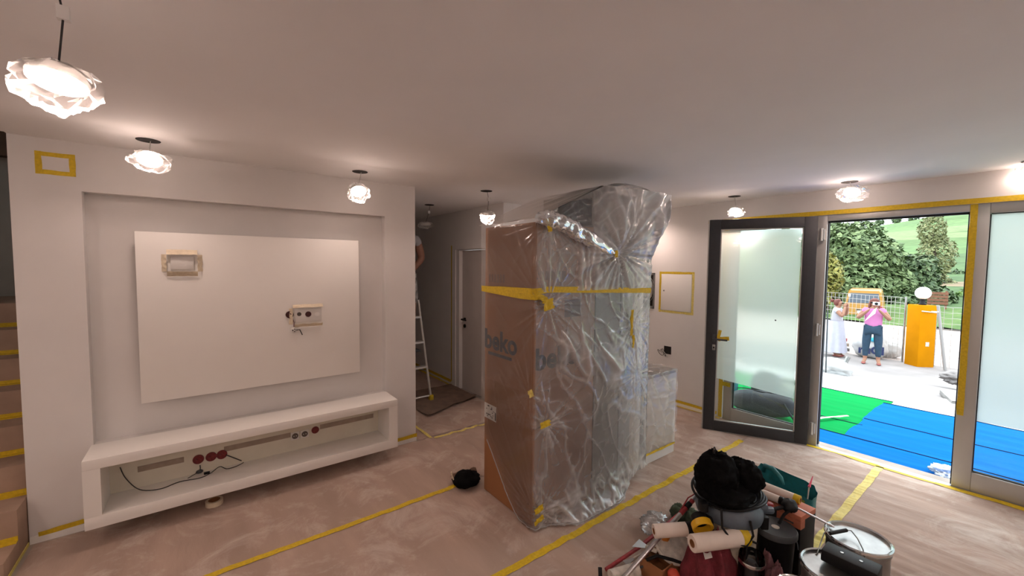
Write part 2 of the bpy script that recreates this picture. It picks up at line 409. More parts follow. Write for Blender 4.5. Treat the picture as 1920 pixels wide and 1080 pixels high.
# tape on walls
def tape_quad(pts, nrm, m, name='masking_tape', parent=None, jag=.004, n=24):
    """strip a->b of width w on a plane with normal nrm"""
    a, b2, w = Vector(pts[0]), Vector(pts[1]), pts[2]
    nrm = Vector(nrm).normalized(); d = (b2-a).normalized(); s = nrm.cross(d)
    def fn(u, v):
        p = a+(b2-a)*u; k = jag*noise.noise(p*14+Vector((v*9, 0, 0)))
        return p + s*(w*(v-.5)+k) + nrm*(.0015+.001*abs(noise.noise(p*30)))
    mb = MB(); mb.grid(fn, n, 2); return mb.build(name, m, parent, smooth=2)
def wall_tape(a, b2, w, nrm, label, m=TAPE, grp=None):
    return tag(tape_quad((a, b2, w), nrm, m), label, 'tape', grp)
wall_tape((-.845, YT-.008, .052), (-.62, YT-.008, .066), .030, (0, -1, 0), 'short dark yellow tape above baseboard beside stair foot')
wall_tape((1.385, YT-.008, .052), (XR+.008, YT-.008, .060), .034, (0, -1, 0), 'short bright yellow tape above baseboard at wall end by hallway')
wall_tape((XD-.008, 2.25, .06), (XD-.008, 3.92, .06), .035, (-1, 0, 0), 'yellow tape on baseboard of right wall behind open door')
wall_tape((XD, 2.43, OZ+.022), (XD, -2.3, OZ+.022), .042, (-1, 0, 0), 'long yellow tape strip above the glazed front')
wall_tape((XD, OY1+.004, .02), (XD, OY1+.004, OZ), .045, (-1, 0, 0), 'vertical yellow tape strip on wall edge behind open door glass')
wall_tape((HX, 5.185, .06), (HX, 5.185, 2.03), .03, (-1, 0, 0), 'thin vertical yellow tape beside hallway door casing')
wall_tape((HX, 5.2, .06), (HX, 6.95, .06), .04, (-1, 0, 0), 'yellow tape along the hallway wall base')
def tape_frame(c, hw, hh, w, axis, label, parent_mats, rim=None):
    """rectangle of four tape strips on a wall; axis 'y' = faces -y, 'x' = faces -x"""
    c = Vector(c); A = Vector((1, 0, 0)) if axis == 'y' else Vector((0, -1, 0)); Z = Vector((0, 0, 1))
    nrm = (0, -1, 0) if axis == 'y' else (-1, 0, 0)
    t = thing('tape_rectangle', label, 'tape', c - Z*hh)
    tape_quad((c-A*hw+Z*(hh-w/2), c+A*hw+Z*(hh-w/2), w), nrm, parent_mats[0], 'tape_strip', t)
    tape_quad((c-A*hw-Z*(hh-w/2), c+A*hw-Z*(hh-w/2), w), nrm, parent_mats[1], 'tape_strip', t)
    tape_quad((c-A*(hw-w/2)-Z*hh, c-A*(hw-w/2)+Z*hh, w), nrm, parent_mats[2], 'tape_strip', t)
    tape_quad((c+A*(hw-w/2)-Z*hh, c+A*(hw-w/2)+Z*hh, w), nrm, parent_mats[3], 'tape_strip', t)
    return t
p0 = at_y(66, 284, YT); p1 = at_y(141, 330, YT)
tape_frame(((p0.x+p1.x)/2, YT, (p0.z+p1.z)/2), .085, .068, .027, 'y', 'small yellow tape rectangle high on wall above the niche corner', (TAPE,)*4)
tape_frame((XD, 2.815, 1.432), .237, .262, .028, 'x', 'large yellow tape rectangle around flush hatch on right wall', (TAPE, TAPEL, TAPE, TAPEL))
h = tag(box_obj('wall_hatch', WHITE, None, XD-.006, XD, 2.815-.205, 2.815+.205, 1.432-.23, 1.432+.23, bevel=.002), 'flush white wall hatch inside the yellow tape rectangle', 'hatch')
MB().cyl((XD-.009, 2.815+.165, 1.45), (XD-.005, 2.815+.165, 1.45), .010).build('latch', TIN, h)
# open electrical board
e = thing('electrical_board', 'open wall box full of coiled grey cables beside the taped hatch', 'electrical box', (XD, 3.22, 1.21))
mb = MB(); mb.box(XD-.012, XD-.001, 3.12, 3.40, 1.20, 1.235); mb.box(XD-.012, XD-.001, 3.12, 3.40, 1.645, 1.675); mb.box(XD-.012, XD-.001, 3.115, 3.135, 1.20, 1.675); mb.box(XD-.012, XD-.001, 3.385, 3.405, 1.2, 1.675)
mb.build('frame', TIN, e); box_obj('cavity', DARKIN, e, XD-.003, XD-.001, 3.13, 3.39, 1.23, 1.65)  # flat near-black plate stands for the shade inside the box
rnd = random.Random(3)
for k in range(7):
    cy, cz, r = 3.24+rnd.uniform(-.03, .03), 1.44+rnd.uniform(-.05, .05), rnd.uniform(.085, .15)
    MB().tube([(XD-.006-.004*(k % 3), cy+.72*r*math.cos(a), cz+1.2*r*math.sin(a)) for a in np.linspace(0, 2*math.pi*.9, 22)+k], .004, 6).build('cable', [WIREW, GREYD, TIN][k % 3], e, smooth=True)
pl = box_obj('mounting_plate', mat('box_plate', (.38, .36, .33), .6), e, XD-.02, XD-.012, 3.15, 3.33, 1.36, 1.54)
for a in (-.045, 0, .045):
    for c2 in (-.04, .04): box_obj('terminal', BLK, pl, XD-.023, XD-.02, 3.24+a-.012, 3.24+a+.012, 1.45+c2-.010, 1.45+c2+.010)
# socket hole with wires
s = thing('wall_socket_box', 'black square socket hole with tangled wires on right wall', 'socket', (XD, 2.90, .62))
MB().box(XD-.004, XD-.0005, 2.855, 2.955, .635, .735).build('cavity', DARKIN, s)  # flat plate, its black colour stands for shade in the hole
for k in range(4):
    MB().tube([(XD-.01-.05*math.sin(a*.5), 2.92+.018*k+.045*math.sin(a+k), .66-.035*math.cos(a*1.3+k)-.02*(a/6)) for a in np.linspace(0, 6, 24)], .0035, 6).build('wire', WIREM if k % 2 else WIREW, s, smooth=True)

# ================================================================== staircase
st = thing('staircase', 'staircase with paper covered steps and yellow tape at each riser', 'staircase', (-1.44, 3.36, 0))
STEPM = mat('stair_paper', (.38, .26, .19), .85, var=.16, vscale=5, bump=.3, bscale=14)
for k in range(8):
    y0 = 3.345+.235*k; z1 = .115+.186*k
    sp = MB().box(-1.99, XL-(.004 if y0 < YT-.1 else .002), y0, 5.98 if k == 7 else y0+.245, 0.0, z1).build('step', STEPM, st, bevel=.006)
    if k < 7: MB().box(-1.985, XL-.006, y0+.2, y0+.233, z1, z1+.006).box(-1.985, XL-.006, y0+.229, y0+.234, z1, z1+.03).build('tape_strip', TAPE, sp)
    if y0+.245 > YT: pass
MB().box(XL-.003, XL+.001, 3.36, YT-.01, 0, .02).build('tape_strip', TAPEL, st)

# ================================================================== floating bench
bx0, bx1, by0, bz0, bz1 = -.597, 1.362, 3.44, .125, .556
bn = thing('floating_bench', 'long white floating media bench with open front below the niche', 'bench', (.38, 3.58, bz0))
mb = MB()
T1, T2 = .062, .062
mb.box(bx0, bx1, by0, YT-.004, bz1-.062, bz1)
mb.build('top_panel', WHITE, bn, bevel=.002)
box_obj('bottom_panel', WHITE, bn, bx0, bx1, by0, YT-.004, bz0, bz0+.075, bevel=.002)
box_obj('end_panel', WHITE, bn, bx0, bx0+.078, by0, YT-.004, bz0+.075, bz1-.062)
box_obj('end_panel', WHITE, bn, bx1-.078, bx1, by0, YT-.004, bz0+.075, bz1-.062)
YB = YT-.010
bk = box_obj('back_panel', mat('bench_back_paint', (.70, .66, .55), .8, var=.04), bn, bx0+.078, bx1-.078, YB, YT-.004, bz0+.075, bz1-.062)
for a, c2 in (((258, 880), (345, 862)), ((420, 843), (545, 815)), ((600, 803), (700, 777))):
    q0 = at_y(*a, YB-.001); q1 = at_y(*c2, YB-.001)
    zc = (q0.z+q1.z)/2; MB().box(q0.x, q1.x, YB-.0015, YB, zc-.02, min(zc+.02, bz1-.064)).build('unpainted_patch', RAW, bk)
# wiring inside the bench
def round_box(name, px, py, yp, r, label, m=REDBOX, grp=None, cat='junction box'):
    c = at_y(px, py, yp)
    t = thing(name, label, cat, c, grp)
    M = Matrix.Translation(c) @ Matrix.Rotation(math.pi/2, 4, 'X')
    MB().lathe([(r, 0), (r, .006), (r*.9, .006), (r*.88, .003)], 20, M).build('rim', m, t, smooth=True)
    MB().lathe([(r*.88, .0015), (r*.5, .002), (.001, .002)], 20, M).build('cavity', REDDK, t)
    MB().cyl(c+Vector((-r*.5, -.004, .2*r)), c+Vector((-r*.15, -.008, -.2*r)), .004, n=6).cyl(c+Vector((r*.1, -.004, .3*r)), c+Vector((r*.5, -.008, .0)), .004, n=6).build('screw_tab', m, t)
    return t, c
for px, py, lab in ((372, 861, 'leftmost red round junction box of three inside the bench'), (396, 856, 'middle red round junction box of three inside the bench'), (416, 852, 'right red round junction box of three, with black wire')):
    t, c = round_box('junction_box', px, py, YB-.001, .034, lab, grp='red junction boxes inside the bench')
round_box('junction_box', 591, 806, YB-.001, .030, 'single red round junction box beside white sockets inside the bench', grp='red junction boxes inside the bench')
for px, py, lab in ((553, 817, 'white round socket beside its twin, further from red box'), (571, 813, 'white round socket next to the single red box')):
    c = at_y(px, py, YB-.001); t = thing('wall_socket', lab, 'socket', c, 'white sockets inside the bench')
    M = Matrix.Translation(c) @ Matrix.Rotation(math.pi/2, 4, 'X')
    MB().box(c.x-.031, c.x+.031, c.y-.008, c.y, c.z-.031, c.z+.031).build('plate', SOCK, t)
    MB().lathe([(.024, .0085), (.024, .010), (.001, .010)], 18, M).build('socket_insert', SOCKD, t)
    MB().cyl(c+Vector((-.009, -.0105, 0)), c+Vector((-.009, -.0115, 0)), .004, n=8).cyl(c+Vector((.009, -.0105, 0)), c+Vector((.009, -.0115, 0)), .004, n=8).build('contact', SOCK, t)
zb = bz0+.075
pts = [at_y(225, 876, YB-.012), at_y(236, 897, YB-.03), at_y(262, 918, YB-.08), at_y(300, 917, YB-.12), at_y(337, 904, YB-.08), at_y(375, 904, YB-.10), at_y(395, 890, YB-.06), at_y(412, 875, YB-.05), at_y(425, 879, YB-.06), at_y(443, 876, YB-.05), at_y(457, 867, YB-.04)]
pts = [Vector((p.x, p.y, max(p.z, zb+.004))) for p in pts]
tag(MB().smooth_tube(pts, .003, 6).build('loose_cable', WIREM, smooth=True), 'long thin black cable sagging inside the open bench', 'cable')
c1 = at_y(424, 853, YB-.004); c2 = at_y(453, 864, YB-.05)
tag(MB().tube([c1, (c1+c2)/2+Vector((0, -.01, .004)), c2], .004, 6).build('wire_stub', WIREM, smooth=True), 'short black wire sticking out of right red junction box', 'wire')
c1 = at_y(375, 872, YB-.006); c2 = at_y(374, 884, YB-.012)
t = thing('hanging_connector', 'grey connector block hanging by wire below red junction boxes', 'connector', c2-Vector((0, 0, .012)))
MB().tube([c1, (c1+c2)/2+Vector((.004, 0, 0)), c2], .003, 6).build('wire', WIREM, t)
MB().ball(c2, (.022, .012, .014), 12, 8, lambda d: 1+.2*noise.noise(d*4)).build('connector_block', GREYD, t, smooth=True)
MB().tube([c2, at_y(362, 891, YB-.03), at_y(352, 897, YB-.05)], .003, 6).build('wire', WIREM, t)
c2 = at_y(388, 892, YB-.05)
tag(MB().box(c2.x-.018, c2.x+.018, c2.y-.01, c2.y+.01, max(zb, c2.z-.008), max(zb, c2.z-.008)+.015).build('cable_clip', BLK, bevel=.004), 'small black clip lying on the bench floor by cable', 'clip')
c = at_z(402, 946, .005); c.z = paper_h(c.x, c.y)
M = Matrix.Translation(c)
tr = thing('tape_roll', 'roll of cream masking tape lying on floor beneath bench', 'tape roll', c)
MB().lathe([(.036, 0), (.053, 0), (.053, .034), (.036, .034), (.036, 0)], 28, M, cap=False).build('tape_winding', TAPEW, tr, smooth=True)
MB().lathe([(.034, .001), (.036, .001), (.036, .0345), (.034, .0345), (.034, .001)], 28, M, cap=False).build('core', CARD, tr, smooth=True)

# ================================================================== panel on the niche back
PY = 3.70
pn = thing('wall_panel', 'large white rectangular panel standing proud of the niche back', 'wall panel', (.385, 3.76, .79))
box_obj('board', WHITE, pn, -.345, 1.116, PY, PY+.042, .787, 1.959, bevel=.0015)
box_obj('batten', WHITE, pn, -.2, 1.0, PY+.042, YT+ND, 1.6, 1.66); box_obj('batten', WHITE, pn, -.2, 1.0, PY+.042, YT+ND, 1.0, 1.06)
def tape_flap(p, q, w, lift, parent, seed):
    """creased cream paper tape standing off the panel round an opening"""
    p = Vector(p); q = Vector(q); d = (q-p).normalized(); s = Vector((0, -1, 0)).cross(d)
    def fn(u, v):
        x = p+(q-p)*u; k = noise.noise(Vector((u*5+seed, v*2, seed)))
        return x + s*(w*v) + Vector((0, -1, 0))*(lift*(1-v)*(1+.5*k)+.002) + s*(.004*k)
    MB().grid(fn, 14, 4).build('paper_tape', TAPEW, parent, smooth=2)
a, b2 = at_y(312, 477, PY), at_y(371, 509, PY)
t = thing('masked_outlet', 'outlet on panel top corner framed with creased cream tape', 'outlet', ((a.x+b2.x)/2, PY, b2.z))
MB().box(a.x+.02, b2.x-.02, PY-.010, PY, b2.z+.014, a.z-.014).build('cover_plate', SOCK, t, bevel=.002)
tape_flap((a.x, PY, a.z), (b2.x, PY, a.z), .035, .030, t, 1); tape_flap((b2.x, PY, b2.z), (a.x, PY, b2.z), .033, .024, t, 2)
tape_flap((a.x, PY, b2.z), (a.x, PY, a.z), .028, .024, t, 3); tape_flap((b2.x, PY, a.z), (b2.x, PY, b2.z), .028, .028, t, 4)
a, b2 = at_y(551, 578, PY), at_y(604, 604, PY)
t = thing('masked_outlet', 'row of sockets on panel framed with cream tape, dark module inside', 'outlet', ((a.x+b2.x)/2, PY, b2.z))
MB().box(a.x+.005, b2.x-.005, PY-.009, PY, b2.z+.012, a.z-.012).build('cover_plate', SOCK, t, bevel=.002)
for px, r, m in ((561, .016, SOCKD), (578, .023, REDDK), (595, .018, SOCK)):
    c = at_y(px, 589, PY-.010); MB().lathe([(r, 0), (r, .002), (.001, .002)], 18, Matrix.Translation(c) @ Matrix.Rotation(math.pi/2, 4, 'X')).build('socket_insert', m, t)
tape_flap((a.x-.01, PY, a.z+.004), (b2.x+.004, PY, a.z+.004), .025, .022, t, 5); tape_flap((b2.x, PY, b2.z), (a.x, PY, b2.z), .026, .026, t, 6); tape_flap((a.x-.012, PY, b2.z), (a.x-.012, PY, a.z), .024, .018, t, 7)
t, c = round_box('junction_box', 543, 590, PY-.001, .029, 'dark red round box at left end of masked sockets on panel', m=REDDK)
t = thing('hanging_connector', 'small white terminal block dangling by wires on the panel', 'connector', at_y(551, 625, PY-.02))
c0 = at_y(548, 596, PY-.006); c1 = at_y(551, 613, PY-.012)
MB().tube([c0, (c0+c1)/2+Vector((.006, -.006, 0)), c1], .003, 6).build('wire', MAUVE, t)
c1 = at_y(551, 619, PY-.014)
cb = MB().ball(c1, (.024, .011, .022), 12, 8, lambda d: 1+.25*noise.noise(d*3)).build('terminal_block', SOCK, t, smooth=True)
for dx, dz, r in ((-.010, 0, .005), (.004, .009, .004), (.004, -.010, .004), (.011, .001, .003)): MB().cyl(c1+Vector((dx, -.009, dz)), c1+Vector((dx, -.0125, dz)), r, n=8).build('screw_hole', BLK, cb)
MB().tube([c1+Vector((.012, -.006, 0)), at_y(562, 618, PY-.02), at_y(567, 628, PY-.025)], .0035, 6).build('wire', WIREM, t)
# ================================================================== glazed front
FX0, FX1 = XD+.012, XD+.082
OUT = mat('frame_outer_lacquer', (.06, .062, .066), .5)
def fixed_window(name, y0, y1, bars, gl, film_z, bottom=.155):
    w = thing(name, '', '', ((FX0+FX1)/2, (y0+y1)/2, 0)); del w['label']; del w['category']; struct(w)
    for bname, b in bars: MB().box(FX0, FX1, *b).build(bname, ALU, w, bevel=.004)
    g = gl
    MB().box(FX0+.03, FX0+.036, g[0], g[1], g[2], g[3]).build('glass_pane', GLASS, w)
    if film_z: MB().box(FX0+.0275, FX0+.0295, g[0], g[1], film_z, g[3]).build('frosted_film', FROST, w)
    gk = .006
    MB().box(FX0+.02, FX0+.05, g[0]-gk, g[0], g[2], g[3]).box(FX0+.02, FX0+.05, g[1], g[1]+gk, g[2], g[3]).box(FX0+.02, FX0+.05, g[0], g[1], g[2]-gk, g[2]).box(FX0+.02, FX0+.05, g[0], g[1], g[3], g[3]+gk).build('gasket', GASK, w)
    return w
# left light (behind the opened leaf)
w1 = fixed_window('window_1', 1.285, 2.195, [('left_jamb', (2.10, 2.195, 0, OZ)), ('head_bar', (1.37, 2.10, 2.17, OZ)), ('bottom_bar', (1.37, 2.10, 0, .15)), ('mullion', (1.285, 1.37, 0, OZ))], (1.376, 2.094, .156, 2.164), None)
# right light
w2 = fixed_window('window_2', OY0, .378, [('mullion', (.275, .378, .012, OZ)), ('head_bar', (OY0+.09, .275, 2.185, OZ)), ('bottom_bar', (OY0+.09, .275, .012, .165)), ('right_jamb', (OY0, OY0+.09, .012, OZ))], (OY0+.096, .269, .171, 2.179), .575)
box_obj('door_rebate', GASK, w2, FX0+.02, FX1-.01, .378, .386, .02, 2.2)
tag(tape_quad(((FX0-.001, .357, .60), (FX0-.001, .357, OZ), .040), (-1, 0, 0), TAPE), 'vertical yellow tape strip on the frame beside frosted pane', 'tape')
# door frame head and threshold
dh = thing('trim_2', '', '', (FX0, .83, 0)); del dh['label']; del dh['category']; struct(dh)
MB().box(FX0, FX1, .378, 1.285, 2.205, OZ).build('head_bar', ALU, dh, bevel=.004)
MB().box(FX0+.02, FX1-.01, .378, 1.285, 2.190, 2.205).build('gasket', GASK, dh)
MB().box(FX0-.02, FX0+.05, .378, 1.285, -.02, .010).build('threshold', ALU, dh, bevel=.003)
MB().box(FX0+.02, FX1-.01, 1.277, 1.285, .02, 2.19).build('gasket', GASK, dh)
# opened leaf
HG = Vector((4.745, 1.315, 0)); LD = Vector((-.465, .885, 0)).normalized(); LN = Vector((-LD.y, LD.x, 0))  # LN -> towards room interior side
if LN.dot(-HG) < 0: LN = -LN
DM = Matrix(((LD.x, LN.x, 0, HG.x), (LD.y, LN.y, 0, HG.y), (0, 0, 1, 0), (0, 0, 0, 1)))
dr = thing('door_1', '', '', HG); del dr['label']; del dr['category']; struct(dr)
X0, X1, Z0, Z1, SW = .045, .975, .018, 2.252, .106
def leaf(name, m, *b, parent=None, bevel=0.0): return MB().box(*b, M=DM).build(name, m, parent or dr, bevel=bevel)
T = .035
leaf('stile', ANTH, X1-SW, X1, -T, T, Z0, Z1, bevel=.004); leaf('stile', ANTH, X0, X0+SW, -T, T, Z0, Z1, bevel=.004)
leaf('top_rail', ANTH, X0+SW, X1-SW, -T, T, Z1-.10, Z1, bevel=.003); leaf('bottom_rail', ANTH, X0+SW, X1-SW, -T, T, Z0, Z0+.105, bevel=.003)
MB().box(X1, X1+.012, -T, T-.02, Z0, Z1, M=DM).box(X0, X1, -T, T-.012, Z0-.010, Z0, M=DM).build('edge_strip', ALU, dr)
gx0, gx1, gz0, gz1 = X0+SW, X1-SW, Z0+.105, Z1-.10
leaf('glass_pane', GLASS, gx0, gx1, -.004, .004, gz0, gz1)
mb = MB()
for b in ((gx0, gx0+.010, gz0, gz1), (gx1-.010, gx1, gz0, gz1), (gx0, gx1, gz0, gz0+.010), (gx0, gx1, gz1-.010, gz1)): mb.box(b[0], b[1], .004, .022, b[2], b[3], M=DM)
mb.build('glazing_bead', ALU, dr)
# protective film hung behind the glass, lower edge slanting and creased
def ffn(u, v):
    x = gx1-.012-(gx1-gx0-.024)*u; zb2 = .573-.121*u; z = zb2+(gz1-.012-zb2)*v
    k = math.exp(-v*6)*(.006*noise.noise(Vector((x*9+z*14, z*22-x*8, 1)))+.004*abs(noise.noise(Vector((x*5, z*30, 4)))))
    return DM @ Vector((x, -.012-abs(k), z))
MB().grid(ffn, 40, 80).build('protective_film', FROSTD, dr, smooth=2)
hz = 1.005
hd = MB().box(.885, .915, T, T+.012, hz-.035, hz+.045, M=DM).build('handle_plate', GREYD, dr, bevel=.003)
MB().tube([DM @ Vector(p) for p in ((.90, T+.01, hz), (.90, T+.05, hz), (.885, T+.055, hz), (.775, T+.055, hz-.004))], .0095, 10).build('lever', GREYD, hd, smooth=True)
lk = MB().box(.882, .912, T, T+.010, hz-.125, hz-.065, M=DM).build('lock_plate', TIN, dr, bevel=.004)
MB().cyl(DM @ Vector((.897, T+.01, hz-.095)), DM @ Vector((.897, T+.014, hz-.095)), .009).build('keyhole', BLK, lk)
mb = MB()
for (ax, az), (cx, cz), w in (((.862, .995), (.84, 1.095), .030), ((.86, 1.0), (.755, 1.012), .042), ((.865, 1.04), (.835, .98), .03)):
    a = Vector((ax, 0, az)); c = Vector((cx, 0, cz)); d = (c-a).normalized(); s = Vector((-d.z, 0, d.x))
    mb.grid(lambda u, v: DM @ (a+(c-a)*u+s*(w*(v-.5))+Vector((0, .024+.010*noise.noise(Vector((u*4, v*3, az*9))), 0))), 8, 4)
mb.build('tape_scrap', TAPE, dr, smooth=2)
MB().grid(lambda u, v: DM @ Vector((.80-.075*u, -.016+.006*noise.noise(Vector((u*3, v, 0))), .545-.045*v-.012*u)), 6, 3).build('tape_scrap', TAPE, dr, smooth=2)
for z in (.12, 1.10, 2.02): MB().cyl((XD-.012, 1.322, z), (XD-.012, 1.322, z+.12), .012).box(XD-.012, FX0, 1.30, 1.345, z+.01, z+.11).build('hinge', ALU, dr, smooth=True)
MB().cyl(DM @ Vector((.35, .004, 1.23)), DM @ Vector((.35, .012, 1.23)), .007, n=10).build('door_viewer', BLK, dr)

# ================================================================== dangling lamps in plastic bags
def bag_mesh(c, w, h, seed, n=20, lobes=1.5):
    rnd = random.Random(seed); so = Vector((rnd.uniform(0, 50), rnd.uniform(0, 50), rnd.uniform(0, 50)))
    def fn(d):
        p = d*2.1+so
        ridg = 1-abs(noise.noise(p*1.3))*2
        k = 1+.30*ridg+.30*noise.noise(p*.8)+.16*noise.noise(p*3)
        if d.z < -.1: k *= 1+.28*abs(math.sin(lobes*math.atan2(d.y, d.x)+seed))*(-d.z)
        return k
    mb = MB(); mb.ball(c, (w/2/1.15, w/2/1.15, h/2/1.1), n, 12, fn); return mb
LAMPS = []
def lamp(hole, bag, w, h, lit, label, disc=.055, kink=False, xyz=None, tilt_by=(.18, -.12)):
    if xyz: hp = Vector((xyz[0], xyz[1], H)); bc = Vector(xyz)
    else:
        hp = at_z(*hole, H)
        bc = at_y(*bag, hp.y); bc.x = (bc.x+hp.x)/2 if abs(bc.x-hp.x) > .08 else bc.x
    t = thing('pulled_out_downlight', label, 'lamp', bc-Vector((0, 0, h/2)), 'downlights hanging out of the ceiling in plastic bags')
    MB().lathe([(.001, H-.0035), (.058, H-.0035), (.060, H-.0005)], 22, Matrix.Translation((hp.x, hp.y, 0)), cap=False).build('hole_shade_disc', DARKIN, t)  # flat black disc paints the dark of a hole; ceiling is uncut
    top = bc+Vector((0, 0, h*.32)); mid = (hp+top)/2+Vector((.02 if kink else .004, 0, .02 if kink else 0))
    MB().tube([hp+Vector((.01, 0, 0)), mid, top], .0024, 6).build('cable', WIREM if kink else WIREW, t, smooth=True)
    if kink: MB().box(mid.x-.012, mid.x+.012, mid.y-.010, mid.y+.010, mid.z-.014, mid.z+.02).build('connector_block', SOCK, t)
    tilt = Matrix.Translation(bc+Vector((0, 0, h*.12))) @ Euler((*tilt_by, 0)).to_matrix().to_4x4()
    MB().lathe([(disc*1.12, -.008), (disc*1.15, .004), (disc*.95, .022), (disc*.5, .030)], 24, tilt).build('lamp_housing', WHITE, t, smooth=True)
    MB().lathe([(disc*1.05, -.010), (disc*1.05, -.0085), (.001, -.0085)], 24, tilt, cap=False).add([tilt @ Vector((disc*1.05*math.cos(a), disc*1.05*math.sin(a), -.010)) for a in np.linspace(0, 2*math.pi, 24, endpoint=False)], [tuple(range(23, -1, -1))]).build('light_disc', LED if lit else SOCK, t)
    bg2 = bag_mesh(bc, w, h, int(bc.x*100) % 37+3).build('plastic_bag', BAGF, t)
    return t
lamp((88, -60), (110, 160), .155, .115, True, 'biggest hanging downlight in crumpled plastic, close over stair side ceiling', disc=.052, kink=True, tilt_by=(-.25, .1))
lamp((278, 263), (281, 302), .20, .10, True, 'hanging bagged downlight between tape rectangle and panel top', tilt_by=(-.62, .1))
lamp((675, 322), (672, 361), .16, .12, True, 'hanging bagged downlight at right end of the niche wall', tilt_by=(-.62, .05))
lamp((805, 384), (798, 422), .17, .075, False, 'unlit downlight hanging on wire in hallway, grey bag', kink=True)
lamp((912, 358), (914, 405), .13, .13, True, 'hanging bagged downlight near the corner beside fridge carton', kink=True)
lamp((1212, 388), (1206, 419), .14, .09, True, 'hanging downlight at wall partly hidden by wrapped cabinet top', kink=True)
lamp((1377, 368), (1380, 397), .15, .08, True, 'hanging bagged downlight above the open glass door', tilt_by=(0, .6))
lamp((1593, 341), (1603, 365), .22, .11, True, 'hanging bagged downlight above the doorway view', tilt_by=(0, .65))
lamp((1940, 301), (1941, 330), .20, .10, True, 'hanging bagged downlight above the frosted side pane', tilt_by=(0, .6))
for k, xyz in enumerate(((.4, -.6, 2.36), (2.4, -1.0, 2.36), (-1.2, .4, 2.36), (-1.4, -1.6, 2.36), (-1.75, 2.2, 2.36), (.4, -1.9, 2.36), (2.4, -2.1, 2.36), (-2.6, .4, 2.36), (-2.8, -1.6, 2.36), (-2.9, 2.2, 2.36), (3.9, -1.5, 2.36))):  # out-of-view lamps; those from the rear wall on added to even the light
    if LAMP: lamp(None, None, .2, .11, True, ('hanging bagged downlight over the middle of room', 'hanging bagged downlight over the paint cans', 'hanging bagged downlight on the stair side behind viewer', 'hanging bagged downlight at the rear of room', 'hanging bagged downlight in front of the stair foot', 'added unseen bagged downlight close to the rear wall middle', 'added unseen bagged downlight in the rear corner by glazing', 'added unseen bagged downlight along far wall, middle', 'added unseen bagged downlight in far rear corner', 'added unseen bagged downlight along far wall near stairs', 'added unseen bagged downlight behind the far end of glazing')[k], xyz=xyz)
# ================================================================== wrapped kitchen column
CX0, CX1, CY0, CY1, CZ = 1.712, 2.295, 1.995, 2.575, 2.035
ct = thing('fridge_carton', 'tall brown cardboard fridge carton with dark print on its side', 'carton', ((CX0+CX1)/2, (CY0+CY1)/2, 0))
ZF = .012
box_obj('carton_body', CARD, ct, CX0, CX1, CY0, CY1, ZF, CZ, bevel=.006)
MB().box(CX0+.012, CX1-.01, CY0-.0015, CY0, ZF+.01, CZ-.01).build('front_sheet', CARDIN, ct)
# print: letters read from far to near on the side that faces -x
MT = Matrix.Translation((CX0-.0008, 2.375, 1.135)) @ Matrix(((0, 0, -1, 0), (-1, 0, 0, 0), (0, 1, 0, 0), (0, 0, 0, 1)))
text_mesh('beko', .20, INK, 'printed_lettering', ct, MT, bold=.006)
MB().box(CX0-.0012, CX0, 2.235, 2.525, 1.085, 1.108).build('printed_bar', INK, ct)
MT = Matrix.Translation((1.92, CY0-.0025, 1.07)) @ Matrix(((1, 0, 0, 0), (0, 0, -1, 0), (0, 1, 0, 0), (0, 0, 0, 1)))
text_mesh('beko', .20, INK, 'printed_lettering', ct, MT, bold=.006)
INK2 = mat('faded_carton_print', (.20, .16, .17), .8)
for k in range(6): MB().box(CX0-.001, CX0, 2.50-.035*k, 2.522-.035*k, 1.63, 1.69).build('handling_symbol', mat('side_print%d' % k, (.22, .12, .075), .8) if k == 0 else MATS['side_print0'], ct)
for k in range(4): MB().box(1.80+.05*k, 1.838+.05*k, CY0-.0022, CY0-.001, 1.66, 1.72).build('handling_symbol', INK2, ct)
MB().box(1.98, 2.14, CY0-.0022, CY0-.001, 1.40, 1.52).build('energy_sheet', INK2, ct)
# shipping label
a, b2 = at_x(907, 776, CX0-.001), at_x(930, 808, CX0-.001)
sl = MB().box(CX0-.0016, CX0, b2.y, 2.57, .59, .705).build('shipping_label', PAPER, ct)
rnd = random.Random(5)
for k in range(16):
    y = 2.56-.012-rnd.random()*.095; z = .60+rnd.random()*.09; MB().box(CX0-.0024, CX0-.0016, y-rnd.uniform(.008, .024), y, z, z+rnd.uniform(.003, .009)).build('label_print', BLK, sl)
MB().box(CX0-.0024, CX0-.0016, b2.y+.004, b2.y+.015, .6, .66).build('bar_code', BLK, sl)
# tall cabinet behind
TX0, TX1, TY0, TY1, TZ = 2.315, 2.90, 2.0, 2.60, 2.305
tc_ = thing('tall_cabinet', 'tall grey kitchen cabinet wrapped in film behind the carton', 'cabinet', ((TX0+TX1)/2, 2.3, 0))
box_obj('body', CABG, tc_, TX0, TX1, TY0+.02, TY1, .10, TZ, bevel=.002)
box_obj('plinth', CABG, tc_, TX0, TX1, TY0+.05, TY1, ZF, .10)
box_obj('back_board', CABG, tc_, TX0, 2.60, TY0+.005, TY0+.02, .10, TZ-.005)
box_obj('side_strip', CABB, tc_, 2.605, 2.745, TY0-.005, TY0+.02, .05, TZ-.005, bevel=.002)
box_obj('side_strip', WHITE, tc_, 2.75, TX1, TY0+.005, TY0+.02, .05, TZ-.005, bevel=.002)
box_obj('side_shade_patch', DARKIN, tc_, TX0-.002, TX0, 2.06, 2.42, 2.06, 2.26)  # dark sheet painting the shade on the side facing the carton
